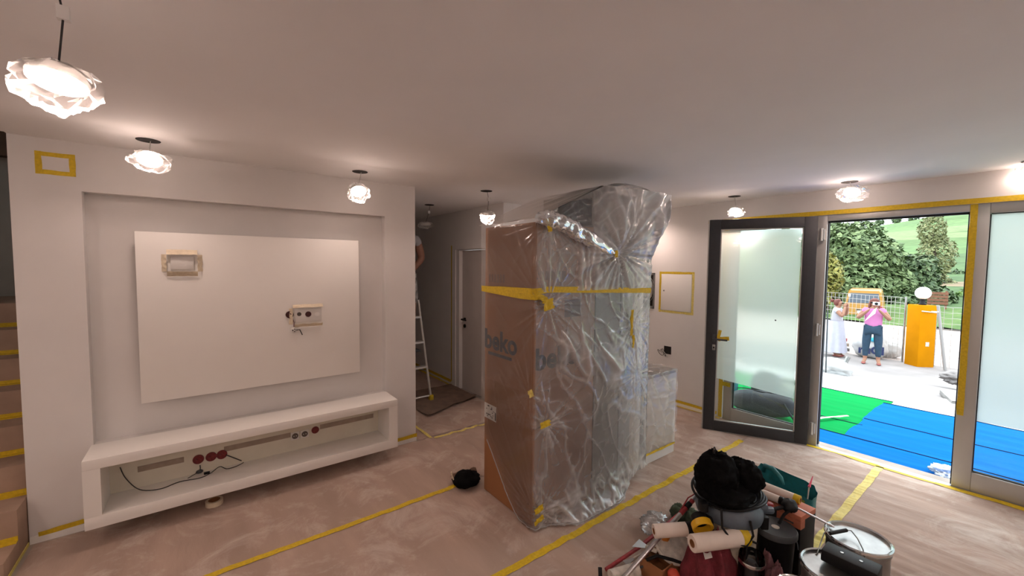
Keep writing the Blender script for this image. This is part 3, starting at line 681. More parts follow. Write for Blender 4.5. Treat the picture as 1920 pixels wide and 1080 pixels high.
# white base cabinet
WX0, WX1, WY0, WY1, WZ = 2.965, 3.515, 2.05, 2.62, .805
wc = thing('base_cabinet', 'low white base cabinet under film beside the wrapped column', 'cabinet', ((WX0+WX1)/2, 2.33, 0))
box_obj('body', WHITE, wc, WX0+.02, WX1, WY0+.018, WY1, ZF, WZ-.03)
box_obj('back_panel', WHITE, wc, WX0+.008, WX1, WY0, WY0+.018, .10, WZ-.03, bevel=.002)
box_obj('plinth', mat('plinth_grey', (.60, .58, .55), .6), wc, WX0+.012, WX1-.002, WY0+.003, WY0+.018, ZF, .098)
box_obj('worktop', mat('worktop_stone', (.52, .50, .46), .5, var=.08), wc, WX0, WX1+.004, WY0-.004, WY1, WZ-.03, WZ)
box_obj('gap_shade_strip', GASK, wc, WX0, WX0+.02, WY0+.002, WY1, .03, WZ-.03)  # black strip painting the shade in the gap beside the tall cabinet
tape_quad(((WX0+.006, WY0-.006, .105), (WX1, WY0-.006, .105), .022), (0, -1, 0), TAPE, 'tape_strip', wc)
MB().grid(lambda u, v: (WX0-.002+.03*u, WY0-.012, .60+.05*v), 3, 3).build('tape_strip', TAPE, wc)

# ---- film ----------------------------------------------------------------
def sstep(a, b, x):
    t = min(1, max(0, (x-a)/(b-a))); return t*t*(3-2*t)
def ridge(p): return 1-2*abs(noise.noise(p))
S_PATH = [Vector((1.690, 2.70)), Vector((1.690, 1.972)), Vector((2.30, 1.965)), Vector((2.93, 1.965)), Vector((2.955, 2.62))]
SL = [0]
for i in range(4): SL.append(SL[-1]+(S_PATH[i+1]-S_PATH[i]).length)
def path(s):
    s = min(max(s, 0), SL[-1]-1e-6)
    for i in range(4):
        if s <= SL[i+1]:
            d = (S_PATH[i+1]-S_PATH[i]); L_ = d.length; d = d/L_
            p = S_PATH[i]+d*(s-SL[i]); return p, Vector((-d.y, d.x))*-1.0, i
def s_of(px, py, face):
    if face == 0:
        p = at_x(px, py, 1.690); return 2.70-p.y, p.z
    p = at_y(px, py, 1.965); return SL[1]+(p.x-1.690), p.z
PIN = [(*s_of(1155, 475, 1), 1.3), (*s_of(1027, 571, 1), 1.5), (*s_of(1184, 608, 1), 1.0), (*s_of(1022, 795, 1), 1.3), (*s_of(1012, 957, 1), 1.4), (*s_of(1012, 978, 1), .7), (*s_of(995, 738, 0), .8), (*s_of(1030, 422, 1), .6), (*s_of(1190, 700, 1), .9)]
def wrinkle(s, z, seed=0.0):
    """height of the folds and how many layers of film lie there"""
    h = 0.0; milk = 0.0
    front = sstep(SL[1]-.02, SL[1]+.1, s)
    for i, (ps, pz, st_) in enumerate(PIN):
        dx, dz = s-ps, z-pz; r = math.hypot(dx, dz)
        if r > .75 or r < 1e-4: continue
        th = math.atan2(dz, dx)
        kf = 9+3*(i % 3)
        a = ridge(Vector((math.cos(th)*kf*.42, math.sin(th)*kf*.42, i*7.3+seed)))
        a = max(0, a-.25)/.75
        env = math.exp(-r/.20)*sstep(0, .05, r)
        h += st_*.014*a*a*env
        milk += st_*.6*a**3*math.exp(-r/.18) + st_*.35*math.exp(-r/.035)
    p = Vector((s*2.2+z*.7, z*1.3-s*.5, 3.1+seed))
    big = noise.noise(p)
    f1 = ridge(Vector((s*5+z*3.2, z*2.2-s*1.5, seed+9)));  f2 = ridge(Vector((s*7-z*4.5, z*5+s*3, seed+17))); f3 = ridge(Vector((s*16+z*5, z*14, seed+23)))
    g1 = max(0, f1-.72)/.28; g2 = max(0, f2-.78)/.22; g3 = max(0, f3-.70)/.30
    h += .012*max(0, big) + (.006*g1*g1+.003*g2*g2+.0006*g3)*(.35+.65*front)
    milk += (.30*g1**2+.22*g2**2+.06*g3**2)*(.4+.6*front)
    return h, milk
def film_obj(name, verts, faces, milk, m, parent):
    mb = MB(); mb.add(verts, faces); o = mb.build(name, m, parent, smooth=2)
    at = o.data.attributes.new('milk', 'FLOAT', 'POINT'); at.data.foreach_set('value', [float(min(1.2, x)) for x in milk]); return o
# lower sheet
lo = thing('lower_plastic_sheet', 'clear wrinkled plastic sheet taped round carton below the tape belt', 'plastic sheet', (2.3, 2.2, 0))
NU, NV = 250, 190
V_, K_ = [], []
def zbot(s):
    if s < SL[1]: return .55-.55*sstep(.0, SL[1]-.05, s)*1.0
    x = s-SL[1]; return .0+.09*sstep(.75, 1.15, x)+.25*sstep(1.15, 1.9, x)
for j in range(NV+1):
    for i in range(NU+1):
        s = .12+(SL[-1]-.15)*i/NU; v = j/NV
        zb2 = zbot(s); z = zb2+(1.60-zb2)*v
        p, n, seg = path(s); hgt, mk = wrinkle(s, z)
        n3 = Vector((n.x, n.y, 0))
        x = s-SL[1]
        fl = 0
        if seg >= 1:   # skirt that runs out over the floor
            fl = .12*math.exp(-(z/.10))*sstep(.05, .35, x)*(1-sstep(.7, 1.1, x))+.02*math.exp(-z/.2)
            bulge = .035*sstep(.05, .5, x)*(1-sstep(.9, 1.24, x))*math.sin(math.pi*min(1, max(0, z/1.6)))**2; fl += bulge
            wz = sstep(.30, .08, z)*sstep(.03, .2, x)
            f = ridge(Vector((s*12+z*5, z*9-s*3, 31))); g = max(0, f-.5)/.5
            hgt += .014*wz*g; mk += wz*(.12+.5*g*g)
            # loose doubled fold sweeping from the upper pinch to the right
            zc = 1.18-.30*(x-.28)+.18*noise.noise(Vector((x*3, 0, 8)))
            band = math.exp(-((z-zc)/.17)**2)*sstep(.13, .30, x)*(1-sstep(.75, 1.0, x))
            f = ridge(Vector((s*7+z*4, z*2.5-s*2.2, 41))); g = max(0, f-.45)/.55
            hgt += .028*band*g*g+.02*band; mk += band*(.22+.6*g*g)
            mk += .10+.16*sstep(.55, 1.0, x)
        else: mk *= .38
        q = Vector((p.x, p.y, 0))+n3*(.004+hgt+fl)
        V_.append((q.x, q.y, max(z, .016+.02*max(0, noise.noise(Vector((s*8, 0, 5)))) if z < .03 else z))); K_.append(mk)
F_ = [(j*(NU+1)+i, j*(NU+1)+i+1, (j+1)*(NU+1)+i+1, (j+1)*(NU+1)+i) for j in range(NV) for i in range(NU)]
film_obj('film', V_, F_, K_, FILM, lo)
# rolled hem along the lower edge
hem = []
for i in range(90):
    s = .2+(SL[3]-.2)*i/89; p, n, seg = path(s); x = s-SL[1]; z = zbot(s); hgt, mk = wrinkle(s, z)
    fl = .004+hgt
    if seg >= 1: fl += .12*math.exp(-(z/.10))*sstep(.05, .35, x)*(1-sstep(.7, 1.1, x))+.02*math.exp(-z/.2)
    hem.append((p.x+n.x*fl, p.y+n.y*fl, max(z, .02)+.004))
MB().tube(hem, .004, 5).build('hem', FILML, lo, smooth=2)
# tape belt and tape dabs
def dab(px, py, face, w, h_, rot, parent, name='tape_dab', m=TAPE, off=.035):
    c = at_x(px, py, 1.690-off) if face == 0 else at_y(px, py, 1.965-off)
    A = Vector((0, -1, 0)) if face == 0 else Vector((1, 0, 0)); Nn = Vector((-1, 0, 0)) if face == 0 else Vector((0, -1, 0))
    cr, sr = math.cos(rot), math.sin(rot)
    def fn(u, v):
        a, b3 = (u-.5)*w, (v-.5)*h_; k = noise.noise(Vector((u*4+px, v*4, py)))
        return c + A*(a*cr-b3*sr+.006*k) + Vector((0, 0, 1))*(a*sr+b3*cr+.005*k) + Nn*(.014*k+.004)
    MB().grid(fn, 8, 6).build(name, m, parent, smooth=2)
def belt(pts, w, parent, m=TAPE):
    mb = MB(); n = 80
    def fn(u, v):
        s = pts[0][0]+(pts[-1][0]-pts[0][0])*u
        for (s0, z0), (s1, z1) in zip(pts, pts[1:]):
            if s <= s1+1e-9: z = z0+(z1-z0)*(s-s0)/(s1-s0); break
        p, nn, seg = path(s); k = noise.noise(Vector((s*6, v*2, 3)))
        return (p.x+nn.x*(.020+.004*k), p.y+nn.y*(.020+.004*k), z+w*(v-.5)+.004*k)
    mb.grid(fn, n, 2); mb.build('tape_belt', m, parent, smooth=2)
up = thing('upper_plastic_sheet', 'milky crumpled plastic sheet tented over carton and cabinet tops', 'plastic sheet', (2.3, 2.2, 1.55))
sL, zL = s_of(914, 541, 0); sC, zC = s_of(1018, 543, 1); sR, zR = s_of(1200, 545, 1)
belt([(max(.13, sL-.05), zL), (SL[1], (zL+zC)/2), (SL[1]+.09, zC), (min(sR+.12, SL[3]+.02), zR)], .040, up)
sD, zD = s_of(1014, 556, 1); belt([(max(.13, sL-.05), zL-.004), (SL[1]-.12, zL-.030), (sD, zD), (sD+.05, zD-.025)], .034, lo)
dab(1028, 571, 1, .085, .07, .2, lo); dab(1018, 561, 1, .05, .03, -.6, lo)
dab(1022, 795, 1, .085, .045, .1, lo); dab(1010, 955, 1, .07, .045, .25, lo); dab(1010, 975, 1, .08, .035, .35, lo)
dab(996, 738, 0, .05, .045, .6, lo, m=TAPEL)
dab(1184, 605, 1, .03, .20, .0, lo); dab(1187, 640, 1, .022, .10, -.05, lo)
dab(1155, 476, 1, .035, .05, 0, up, off=.055); dab(1029, 422, 1, .035, .085, .25, up, off=.05)
# upper sheet: walls
def ztop(s):
    if s <= SL[1]: return 2.052
    x = s-SL[1]; return 2.052+.275*min(1, max(0, x/.61))
V_, K_ = [], []
NU, NV = 230, 90
PW = PIN[0]
for j in range(NV+1):
    for i in range(NU+1):
        s = .12+(SL[-1]-.15)*i/NU; v = j/NV; zt = ztop(s); z = 1.585+(zt-1.585)*v
        p, n, seg = path(s); hgt, mk = wrinkle(s, z, 50.0); x = s-SL[1]
        n3 = Vector((n.x, n.y, 0)); ex = 0
        if seg >= 1:
            w = sstep(.45, .8, x)*sstep(1.78, 2.1, z)          # puffed crown
            f = ridge(Vector((s*6, z*3.2, 61))); f2 = noise.noise(Vector((s*3, z*3, 71)))
            ex = w*(.05+.06*max(0, f)+.05*f2); mk += w*(.22+.45*max(0, f-.35))
            # gathers pulled to the pinch
            r = math.hypot(s-PW[0], z-PW[1]); th = math.atan2(z-PW[1], s-PW[0])
            gth = max(0, ridge(Vector((math.cos(th)*5, math.sin(th)*5, 91)))-.1)
            e2 = math.exp(-r/.33)*sstep(.02, .10, r); ex += .05*gth*e2; mk += .55*gth*gth*e2
            mk += .16*sstep(.3, .6, x)+.14
            if x < .5 and z > 1.98: mk *= .5
            # vertical pleats in the middle
            pl_ = sstep(.33, .40, x)*(1-sstep(.60, .70, x))*(1-sstep(1.85, 2.0, z)); g = max(0, ridge(Vector((s*17, z*1.5, 77)))-.2)
            ex += .02*pl_*g; mk += .5*pl_*g*g
        else: mk *= .38
        q = Vector((p.x, p.y, 0))+n3*(.008+hgt+ex*1.0)
        xx = q.x
        if seg >= 2: xx += .10*sstep(2.0, 2.25, z)*sstep(SL[2]+.3, SL[3], s)
        V_.append((xx, q.y, z)); K_.append(mk)
F_ = [(j*(NU+1)+i, j*(NU+1)+i+1, (j+1)*(NU+1)+i+1, (j+1)*(NU+1)+i) for j in range(NV) for i in range(NU)]
film_obj('film', V_, F_, K_, FILM, up)
# upper sheet: sloping roof from carton edge to cabinet top, then puffed crown
V_, K_ = [], []; NA, NB = 130, 50
for j in range(NB+1):
    for i in range(NA+1):
        a = i/NA; y = 1.962+(2.66-1.962)*j/NB
        x = 1.69+(3.03-1.69)*a
        zt = 2.052+.275*min(1, max(0, (x-1.70)/.60))
        f = ridge(Vector((x*4+y*2, y*4, 101))); f2 = noise.noise(Vector((x*3, y*3, 111)))
        w = sstep(2.50, 2.70, x)
        bump_ = w*(.055+.045*f2+.04*max(0, f))*math.sin(math.pi*min(1, max(0.0, (y-1.93)/.74)))**.6
        if x > 2.93: zt -= .6*(x-2.93)
        mk = .30*(1-sstep(2.2, 2.4, x))+w*(.28+.4*max(0, f-.3)); hgt = .006*max(0, f)
        V_.append((x, y-.05*w*(1-j/NB), min(zt+hgt+bump_, 2.47))); K_.append(mk)
F_ = [(j*(NA+1)+i, j*(NA+1)+i+1, (j+1)*(NA+1)+i+1, (j+1)*(NA+1)+i) for j in range(NB) for i in range(NA)]
film_obj('roof_film', V_, F_, K_, FILM, up)
# thick rolled fold running down from the carton corner to the pinch
pts = [at_y(x, y, 1.925) for x, y in ((1009, 408), (1024, 409), (1045, 417), (1070, 427), (1090, 440), (1112, 452), (1135, 466), (1153, 475))]
mb = MB(); n = 60
def fold(u, v):
    t = u*(len(pts)-1); i = min(int(t), len(pts)-2); p = pts[i].lerp(pts[i+1], t-i)
    r = .036*math.sin(math.pi*min(1, .12+.86*u))**.7+.006; a = 2*math.pi*v
    k = 1+.5*ridge(Vector((u*9, math.cos(a)*1.5, math.sin(a)*1.5+5)))+.25*noise.noise(Vector((u*26, math.cos(a)*3, math.sin(a)*3)))
    return p+Vector((0, math.cos(a)*r*k, math.sin(a)*r*k*1.1))
mb.grid(fold, n, 20); mb.build('rolled_fold', FILML, up, smooth=2)
# film over the base cabinet
V_, K_ = [], []; NU, NV = 90, 110
for j in range(NV+1):
    for i in range(NU+1):
        x = WX0-.004+(WX1-WX0+.012)*i/NU; v = j/NV*1.42
        f = max(0, ridge(Vector((x*6+v*3, v*3-x*2, 7)))-.6)/.4; f2 = max(0, ridge(Vector((x*3, v*9, 14)))-.75)/.25
        hgt = .006+.010*f*f+.006*f2; mk = .55*f*f+.4*f2*f2
        dx, dz = x-WX0, v-.62
        r = math.hypot(dx, dz); th = math.atan2(dz, dx); g = max(0, ridge(Vector((math.cos(th)*4, math.sin(th)*4, 3)))-.2); e2 = math.exp(-r/.3)*sstep(0, .05, r)
        hgt += .02*g*g*e2; mk += .7*g*g*e2
        if v < .83: V_.append((x, WY0-hgt, .11+v*(WZ+.004-.11)/.83))
        else: V_.append((x, WY0-.006+(v-.83), WZ+hgt))
        K_.append(mk)
F_ = [(j*(NU+1)+i, j*(NU+1)+i+1, (j+1)*(NU+1)+i+1, (j+1)*(NU+1)+i) for j in range(NV) for i in range(NU)]
film_obj('film', V_, F_, K_, FILMW, wc)
# dark bag on the floor beside the carton
c = at_z(886, 918, .012)
c = Vector((1.63, 2.70, .01))
def fnb(d): return 1+.22*noise.noise(d*2.3+Vector((4, 1, 2)))+.16*ridge(d*1.7+Vector((9, 0, 3)))
kb = thing('dark_bag', 'small crumpled black bag on floor behind the carton', 'bag', c)
MB().ball(c+Vector((.0, .0, .052)), (.10, .085, .055), 26, 16, lambda d: fnb(d)*(1 if d.z > -.4 else .93)).build('bag_body', BLKC, kb, smooth=2)
MB().grid(lambda u, v: c+Vector((-.10+.22*u+.02*v, .03+.10*v, .085+.03*noise.noise(Vector((u*3, v*3, 0)))-.07*abs(v-.3))), 10, 6).build('leather_flap', BROWN, kb, smooth=2)
MB().tube([c+Vector((-.10, .02, .06)), c+Vector((-.115, .025, .10)), c+Vector((-.125, .02, .14))], .006, 6).build('strap', TAPEW, kb)
# ragged paper curled at the hallway floor
def rg(u, v):
    x = 2.02+.84*u+.03*noise.noise(Vector((u*4, v*3, 1))); y = 4.33+.85*v+.28*(1-v)*(.5-u)*(-1)+.05*noise.noise(Vector((u*5, 0, 7)))*(1-v)
    e = (1-sstep(0, .18, v)); return (x, y, .022+.035*e*(.6+.5*noise.noise(Vector((u*5, 2, 2))))+.006*noise.noise(Vector((u*6, v*6, 0))))
tag(MB().grid(rg, 30, 24).build('loose_floor_sheet', mat('loose_brown_paper', (.20, .135, .10), .9, var=.2), smooth=2), 'loose ragged brown sheet curling up before hallway door', 'paper sheet')
# ================================================================== tool pile
FZ = .014
GP = None
def blob(c, r, seed, amp=.2, freq=1.6, nu=28, nv=18):
    so = Vector((seed*3.1, seed*1.7, seed*.9))
    return MB().ball(c, r, nu, nv, lambda d: 1+amp*ridge(d*freq+so)+amp*.6*noise.noise(d*freq*2.6+so)+amp*.35*ridge(d*freq*3.7+so))
# --- vacuum cleaner
VC = at_z(1366, 945, .42); VC.z = FZ
vc = thing('vacuum_cleaner', 'workshop vacuum cleaner with stained ivory tank and slate blue head', 'vacuum cleaner', VC)
M = Matrix.Translation(VC)
MB().lathe([(.125, .07), (.140, .075), (.142, .22), (.146, .34), (.138, .36)], 36, M).build('tank', IVORY, vc, smooth=True)
MB().lathe([(.12, .03), (.155, .035), (.155, .075), (.13, .085)], 30, M).build('base_ring', GREYD, vc, smooth=True)
for a in range(4): MB().ball(VC+Vector((.135*math.cos(a*1.57+.7), .135*math.sin(a*1.57+.7), .018)), .018, 10, 8).build('caster', BLK, vc, smooth=True)
hd = MB().lathe([(.14, .355), (.165, .36), (.172, .385), (.168, .42), (.13, .465), (.06, .48), (.001, .48)], 40, M).build('head', SLATE, vc, smooth=True)
NX = (RT*Vector((1, 1, 0))).normalized(); NYv = Vector((-NX.y, NX.x, 0))
NM = Matrix(((NX.x, NYv.x, 0, VC.x), (NX.y, NYv.y, 0, VC.y), (0, 0, 1, VC.z), (0, 0, 0, 1)))
MB().box(.10, .235, -.055, .055, .375, .415, M=NM).build('carry_nose', SLATE, hd, bevel=.018)
MB().box(.04, .18, -.085, .02, .405, .455, M=NM).build('motor_cover', SLATE, hd, bevel=.02)
MB().box(.20, .238, -.03, .0, .407, .425, M=NM).build('switch', RED, hd, bevel=.005)
for k in range(7): MB().box(-.045+.0*k, .03, -.163+.004*k, -.150+.004*k, .382+.010*k, .387+.010*k, M=NM).build('vent_slat', BLK, hd)
for s in (-1, 1): MB().box(-.02+.15*s, .02+.15*s, -.16+.06*abs(s), -.11+.06, .32, .39, M=NM).build('clamp', BLK, vc, bevel=.006)
MB().tube([NM @ Vector((.14*math.cos(a), .14*math.sin(a)-.02, .28+.03*math.sin(3*a))) for a in np.linspace(-2.6, -.9, 14)], .006, 8).build('power_cable', WIREM, vc, smooth=True)
# clear dust canister in front of the tank
cc = at_z(1398, 1050, .12); cc = VC+Vector((-.115, -.175, 0))
cn = thing('clear_canister', 'clear plastic canister with steel bands beside the vacuum tank', 'canister', cc)
MB().lathe([(.055, 0), (.060, .01), (.060, .26), (.055, .27)], 26, Matrix.Translation(cc), cap=False).build('canister_wall', glass_mat('clear_plastic', (.55, .55, .56)), cn, smooth=True)
for z in (.02, .22): MB().lathe([(.061, z), (.063, z+.004), (.063, z+.016), (.061, z+.02)], 26, Matrix.Translation(cc), cap=False).build('steel_band', STEEL, cn, smooth=True)
MB().lathe([(.03, .0), (.032, .21), (.02, .23)], 18, Matrix.Translation(cc)).build('filter_core', GREYD, cn, smooth=True)
# --- black sack and cables on top of the vacuum head
bc = at_t(1350, 925, 2.03)
sk = thing('black_sack', 'crumpled black cloth sack heaped on top of vacuum head', 'sack', VC+Vector((0, 0, .48)))
mb = blob(at_t(1343, 890, 2.27), (.105, .095, .115), 2, .17, 1.7, 44, 30); b3 = blob(at_t(1392, 893, 2.30), (.080, .09, .085), 4, .2, 1.7, 40, 28); mb.add(b3.v, b3.f)
b3 = blob(at_t(1360, 920, 2.26), (.135, .125, .05), 6, .15, 1.8, 44, 20); mb.add(b3.v, b3.f)
tip = at_t(1339, 850, 2.27); mb.cyl(tip-Vector((0, 0, .04)), tip, .022, .010, 10)
mb.build('sack_body', BLKC, sk, smooth=2)
MB().tube([tip+Vector((.0, .0, .0))+Vector((.010*math.cos(a), .0, .018+.018*math.sin(a))) for a in np.linspace(-1.5, 4.6, 14)], .003, 6).build('draw_cord', WIREM, sk)
cb = thing('coiled_black_cable', 'black rubber cable coiled over vacuum head under the sack', 'cable', VC+Vector((0, 0, .44)))
for k in range(6):
    r = .125+.012*k; pts = [VC+Vector((r*1.05*math.cos(a)+.02, r*math.sin(a)+.015, .485+.014*math.sin(a*2+k)-.004*k)) for a in np.linspace(0, 6.28, 40, endpoint=False)]
    MB().tube(pts, .007, 7, closed=True).build('loop', BLK, cb, smooth=True)
MB().tube([NM @ Vector(p) for p in ((-.12, -.15, .47), (-.13, -.185, .39), (-.08, -.20, .32), (-.01, -.20, .30), (.03, -.19, .35), (.02, -.175, .42))], .006, 8).build('loop', BLK, cb, smooth=True)
MB().box(-.205, -.165, -.11, -.06, .42, .47, M=NM).build('plug', BLK, cb, bevel=.006)
# --- black bucket
BK = Vector((2.515, .845, FZ)); M = Matrix.Translation(BK)
bk = thing('black_bucket', 'black bucket with scuffed lid and pale centre mark', 'bucket', BK)
MB().lathe([(.082, 0), (.095, .28), (.098, .285)], 30, M).build('bucket_body', BLK, bk, smooth=True)
ld = MB().lathe([(.100, .265), (.106, .27), (.106, .292), (.100, .300), (.090, .295), (.001, .295)], 36, M).build('lid', GREYD, bk, smooth=True)
MB().lathe([(.020, .2955), (.020, .2975), (.001, .2975)], 20, M).build('pale_mark', DIRTY, ld)
MB().tube([BK+Vector((.108*math.cos(a), .108*math.sin(a), .24+.05*math.cos(a*2))) for a in np.linspace(-1.2, 1.6, 16)], .003, 6).build('bail_handle', TIN, bk)
# --- orange and black tool box
BA = math.radians(-7); BC = Vector((2.735, .905, FZ)); BM = Matrix.Translation(BC) @ Matrix.Rotation(BA, 4, 'Z')
ob = thing('tool_carton', 'black and orange tool carton standing behind the bucket', 'carton', BC)
MB().box(-.085, .085, -.155, .155, 0, .32, M=BM).build('carton_body', BLK, ob, bevel=.003)
MB().box(-.086, .086, -.156, .156, .32, .35, M=BM).build('orange_lid', ORANGE, ob, bevel=.003)
MB().box(-.086, -.04, -.157, -.03, .275, .32, M=BM).build('orange_corner', ORANGE, ob)
for k, (z, l) in enumerate(((.29, .05), (.27, .035))): MB().box(-.0865, -.0855, -.12, -.12+l, z, z+.010, M=BM).build('printed_text', TIN, ob)
# --- two rolls on the carton
def film_roll(p0, p1, r, label, end='y', grp='rolls of masking film', capm=TAPE):
    p0 = Vector(p0); p1 = Vector(p1); d = (p1-p0).normalized()
    t = thing('film_roll', label, 'roll', (p0+p1)/2-Vector((0, 0, r)), grp)
    n = 22; q = d.to_track_quat('Z', 'Y').to_matrix().to_4x4(); L_ = (p1-p0).length; M = Matrix.Translation(p0) @ q
    MB().lathe([(r*.45, 0), (r*.97, 0), (r, .004), (r, L_*.86), (r*.97, L_*.86)], n, M, cap=False).build('film_winding', ROLLW, t, smooth=True)
    MB().lathe([(r*.96, L_*.86), (r*1.03, L_*.862), (r*1.03, L_*.995), (r*.6, L_)], n, M, cap=False).build('tape_end', capm, t, smooth=True)
    MB().lathe([(r*.42, -.002), (r*.46, -.002), (r*.6, L_+.001), (r*.42, L_+.001), (r*.42, -.002)], n, M, cap=False).build('core', CARD, t, smooth=True)
    return t
film_roll(at_z(1418, 905, .39), at_z(1501, 938, .39), .024, 'white film roll with yellow end on carton beside teal bag')
film_roll(at_z(1412, 917, .388), at_z(1470, 941, .388), .022, 'white printed film roll lying on carton next to black mixer', capm=BLK)
film_roll(at_z(1298, 1019, .335), at_z(1399, 1006, .335), .043, 'thick white film roll with yellow end lying on maroon rag')
film_roll(at_z(1226, 996, .30), at_z(1296, 991, .315), .036, 'short white film roll with dark end under yellow ring', capm=BLK)
# --- yellow ring
c = at_z(1317, 987, .37); M = Matrix.Translation(c) @ Matrix.Rotation(-1.0, 4, (RT*Vector((1, 1, 0))).normalized()) @ Matrix.Rotation(.35, 4, 'Y')
M = Matrix.Translation(c) @ (-(FW)).to_track_quat('Z', 'Y').to_matrix().to_4x4() @ Matrix.Rotation(.5, 4, 'X')
yr = thing('yellow_ring', 'yellow plastic ring with dark opening on top of film rolls', 'ring', c-Vector((0, 0, .05)))
MB().lathe([(.040, -.02), (.053, -.02), (.055, .012), (.048, .016), (.041, .012), (.040, -.02)], 32, M, cap=False).build('ring_body', mat('yellow_plastic', (.72, .42, .015), .4), yr, smooth=True)
MB().lathe([(.041, -.018), (.039, -.06), (.001, -.06)], 28, M, cap=False).build('dark_tube', BLK, yr, smooth=True)
# --- mixer with steel rod
c = at_z(1480, 948, .40)
mx_ = thing('hand_mixer', 'black hand mixer with thin steel rod resting on paint lid', 'tool', c-Vector((0, 0, .04)))
mb = blob(c, (.045, .035, .03), 3, .2, 1.8, 18, 12); mb.cyl(at_z(1466, 940, .405), at_z(1492, 952, .40), .020, .014, 12); mb.build('mixer_body', BLK, mx_, smooth=2)
r0, r1 = at_z(1490, 950, .40), at_z(1556, 984, .386)
MB().cyl(r0, r1, .0055, n=10).build('rod', ALUP, mx_, smooth=True)
MB().cyl(r1, r1+(r1-r0).normalized()*.02, .009, .004, n=10).build('rod_tip', ALUP, mx_, smooth=True)
MB().tube([c+Vector((-.02, -.02, 0)), at_z(1470, 965, .37), at_z(1460, 982, .325)], .008, 8).build('side_handle', BLK, mx_, smooth=True)
MB().tube([c+Vector((-.03, .01, 0)), at_z(1450, 955, .385), at_z(1432, 958, .37)], .010, 8).build('grip', BLK, mx_, smooth=True)
# --- teal shopping bag
tb = thing('teal_bag', 'teal checked shopping bag standing open behind the tool carton', 'bag', (3.04, .975, FZ))
def bagw(u, v):
    a = u*2*math.pi; hx, hy = .075, .165
    c_, s_ = math.cos(a), math.sin(a)
    x = hx*math.copysign(abs(c_)**.45, c_); y = hy*math.copysign(abs(s_)**.45, s_); k = .012*noise.noise(Vector((c_*2, s_*2, v*3)))*v
    top = .335+.035*math.sin(a*1.0+.6)+.02*noise.noise(Vector((c_*3, s_*3, 2)))
    return (3.04+x*(.92+.12*v)+k, .975+y*(.95+.08*v)+k, FZ+top*v)
MB().grid(bagw, 72, 14).build('bag_wall', TEAL, tb, smooth=2)
MB().box(2.975, 3.10, .825, 1.125, FZ, FZ+.01).build('bag_base', TEAL, tb)
for k, (u, m) in enumerate(((.44, OLIVE), (.505, TEAL2), (.56, OLIVE), (.385, TEAL2))):
    MB().grid(lambda a, b4: Vector(bagw(u+.045*a, .66+.26*b4))+Vector((-.003, 0, 0)), 5, 5).build('printed_square', m, tb, smooth=2)
MB().tube([(3.06, 1.115, .35), (3.04, 1.10, .40), (3.01, 1.04, .41), (2.99, .985, .38), (2.97, .965, .35)], [.012, .016, .016, .013, .01], 8).build('strap', TEAL, tb, smooth=2)
st_ = thing('pink_stick', 'thin pink handled tool sticking out of teal bag', 'tool', at_z(1515, 918, .36)-Vector((0, 0, .05)))
a, b2 = at_z(1514, 922, .35), at_z(1524, 893, .42)
MB().cyl(a-Vector((0, 0, .08)), a.lerp(b2, .3), .004, n=8).build('shank', DIRTY, st_); MB().cyl(a.lerp(b2, .3), b2, .008, .002, n=8).build('grip', mat('pink_plastic', (.75, .12, .22), .5), st_)
# --- paint cans
def paint_can(c, r, h, label, sidem, tilt=0.0):
    M = Matrix.Translation(c); t = thing('paint_can', label, 'paint can', c, 'paint cans')
    MB().lathe([(r*.96, 0), (r*.97, .004), (r*.97, h-.03), (r*1.01, h-.022), (r*1.01, h-.008), (r*.97, h-.002)], 44, M).build('can_body', TIN, t, smooth=True)
    MB().lathe([(r*.972, .06), (r*.976, .062), (r*.976, h*.62), (r*.972, h*.63)], 44, M, cap=False).build('paper_label', sidem, t, smooth=True)
    l = MB().lathe([(r*1.0, h-.004), (r*1.045, h), (r*1.045, h+.010), (r*1.0, h+.014), (r*.95, h+.010), (r*.93, h-.006), (r*.60, h-.004), (r*.3, h-.005), (.001, h-.003)], 48, M).build('lid', STEEL, t, smooth=True)
    for s in (-1, 1):
        a = .6+(0 if s > 0 else math.pi); MB().cyl(c+Vector((r*.97*math.cos(a), r*.97*math.sin(a), h-.06)), c+Vector((r*1.07*math.cos(a), r*1.07*math.sin(a), h-.06)), .012, n=10).build('bail_ear', TIN, t)
    return t
CA = Vector((2.635, .515, FZ)); CB = at_z(1566, 1068, .35); CB.z = FZ
ca = paint_can(CA, .132, .36, 'paint can with bare shiny lid and green label', GREENL)
MB().tube([CA+Vector((.132*1.05*math.cos(a), .132*1.05*math.sin(a), .30-.16*max(0, math.sin((a+2.6)*1.0)))) for a in np.linspace(-2.55, .6, 20)], .0028, 6).build('bail_handle', TIN, ca)
cbn = paint_can(CB, .132, .335, 'paint can with black box lying on its lid', BLK)
hp = [CB+Vector((.05, .125, .30)), at_z(1531, 1040, .35), at_z(1545, 1000, .385), at_z(1553, 990, .395), at_z(1557, 999, .40)]
g0, g1 = at_z(1556, 1000, .40), at_z(1587, 994, .40)
cb2 = [g1, at_z(1596, 995, .40), at_z(1608, 1010, .39), at_z(1618, 1030, .385), at_z(1624, 1055, .355)]
MB().tube(hp[:4]+[g0], .0028, 6).build('bail_handle', TIN, cbn, smooth=True); MB().tube(cb2, .0028, 6).build('bail_handle', TIN, cbn, smooth=True)
MB().cyl(g0, g1, .009, n=12).build('handle_grip', BLK, cbn, smooth=True)
# third lid
c3 = Vector((2.12, .60, FZ)); paint_can(c3, .10, .27, 'small paint can with dull pale lid in front of others', DIRTY).children[0]
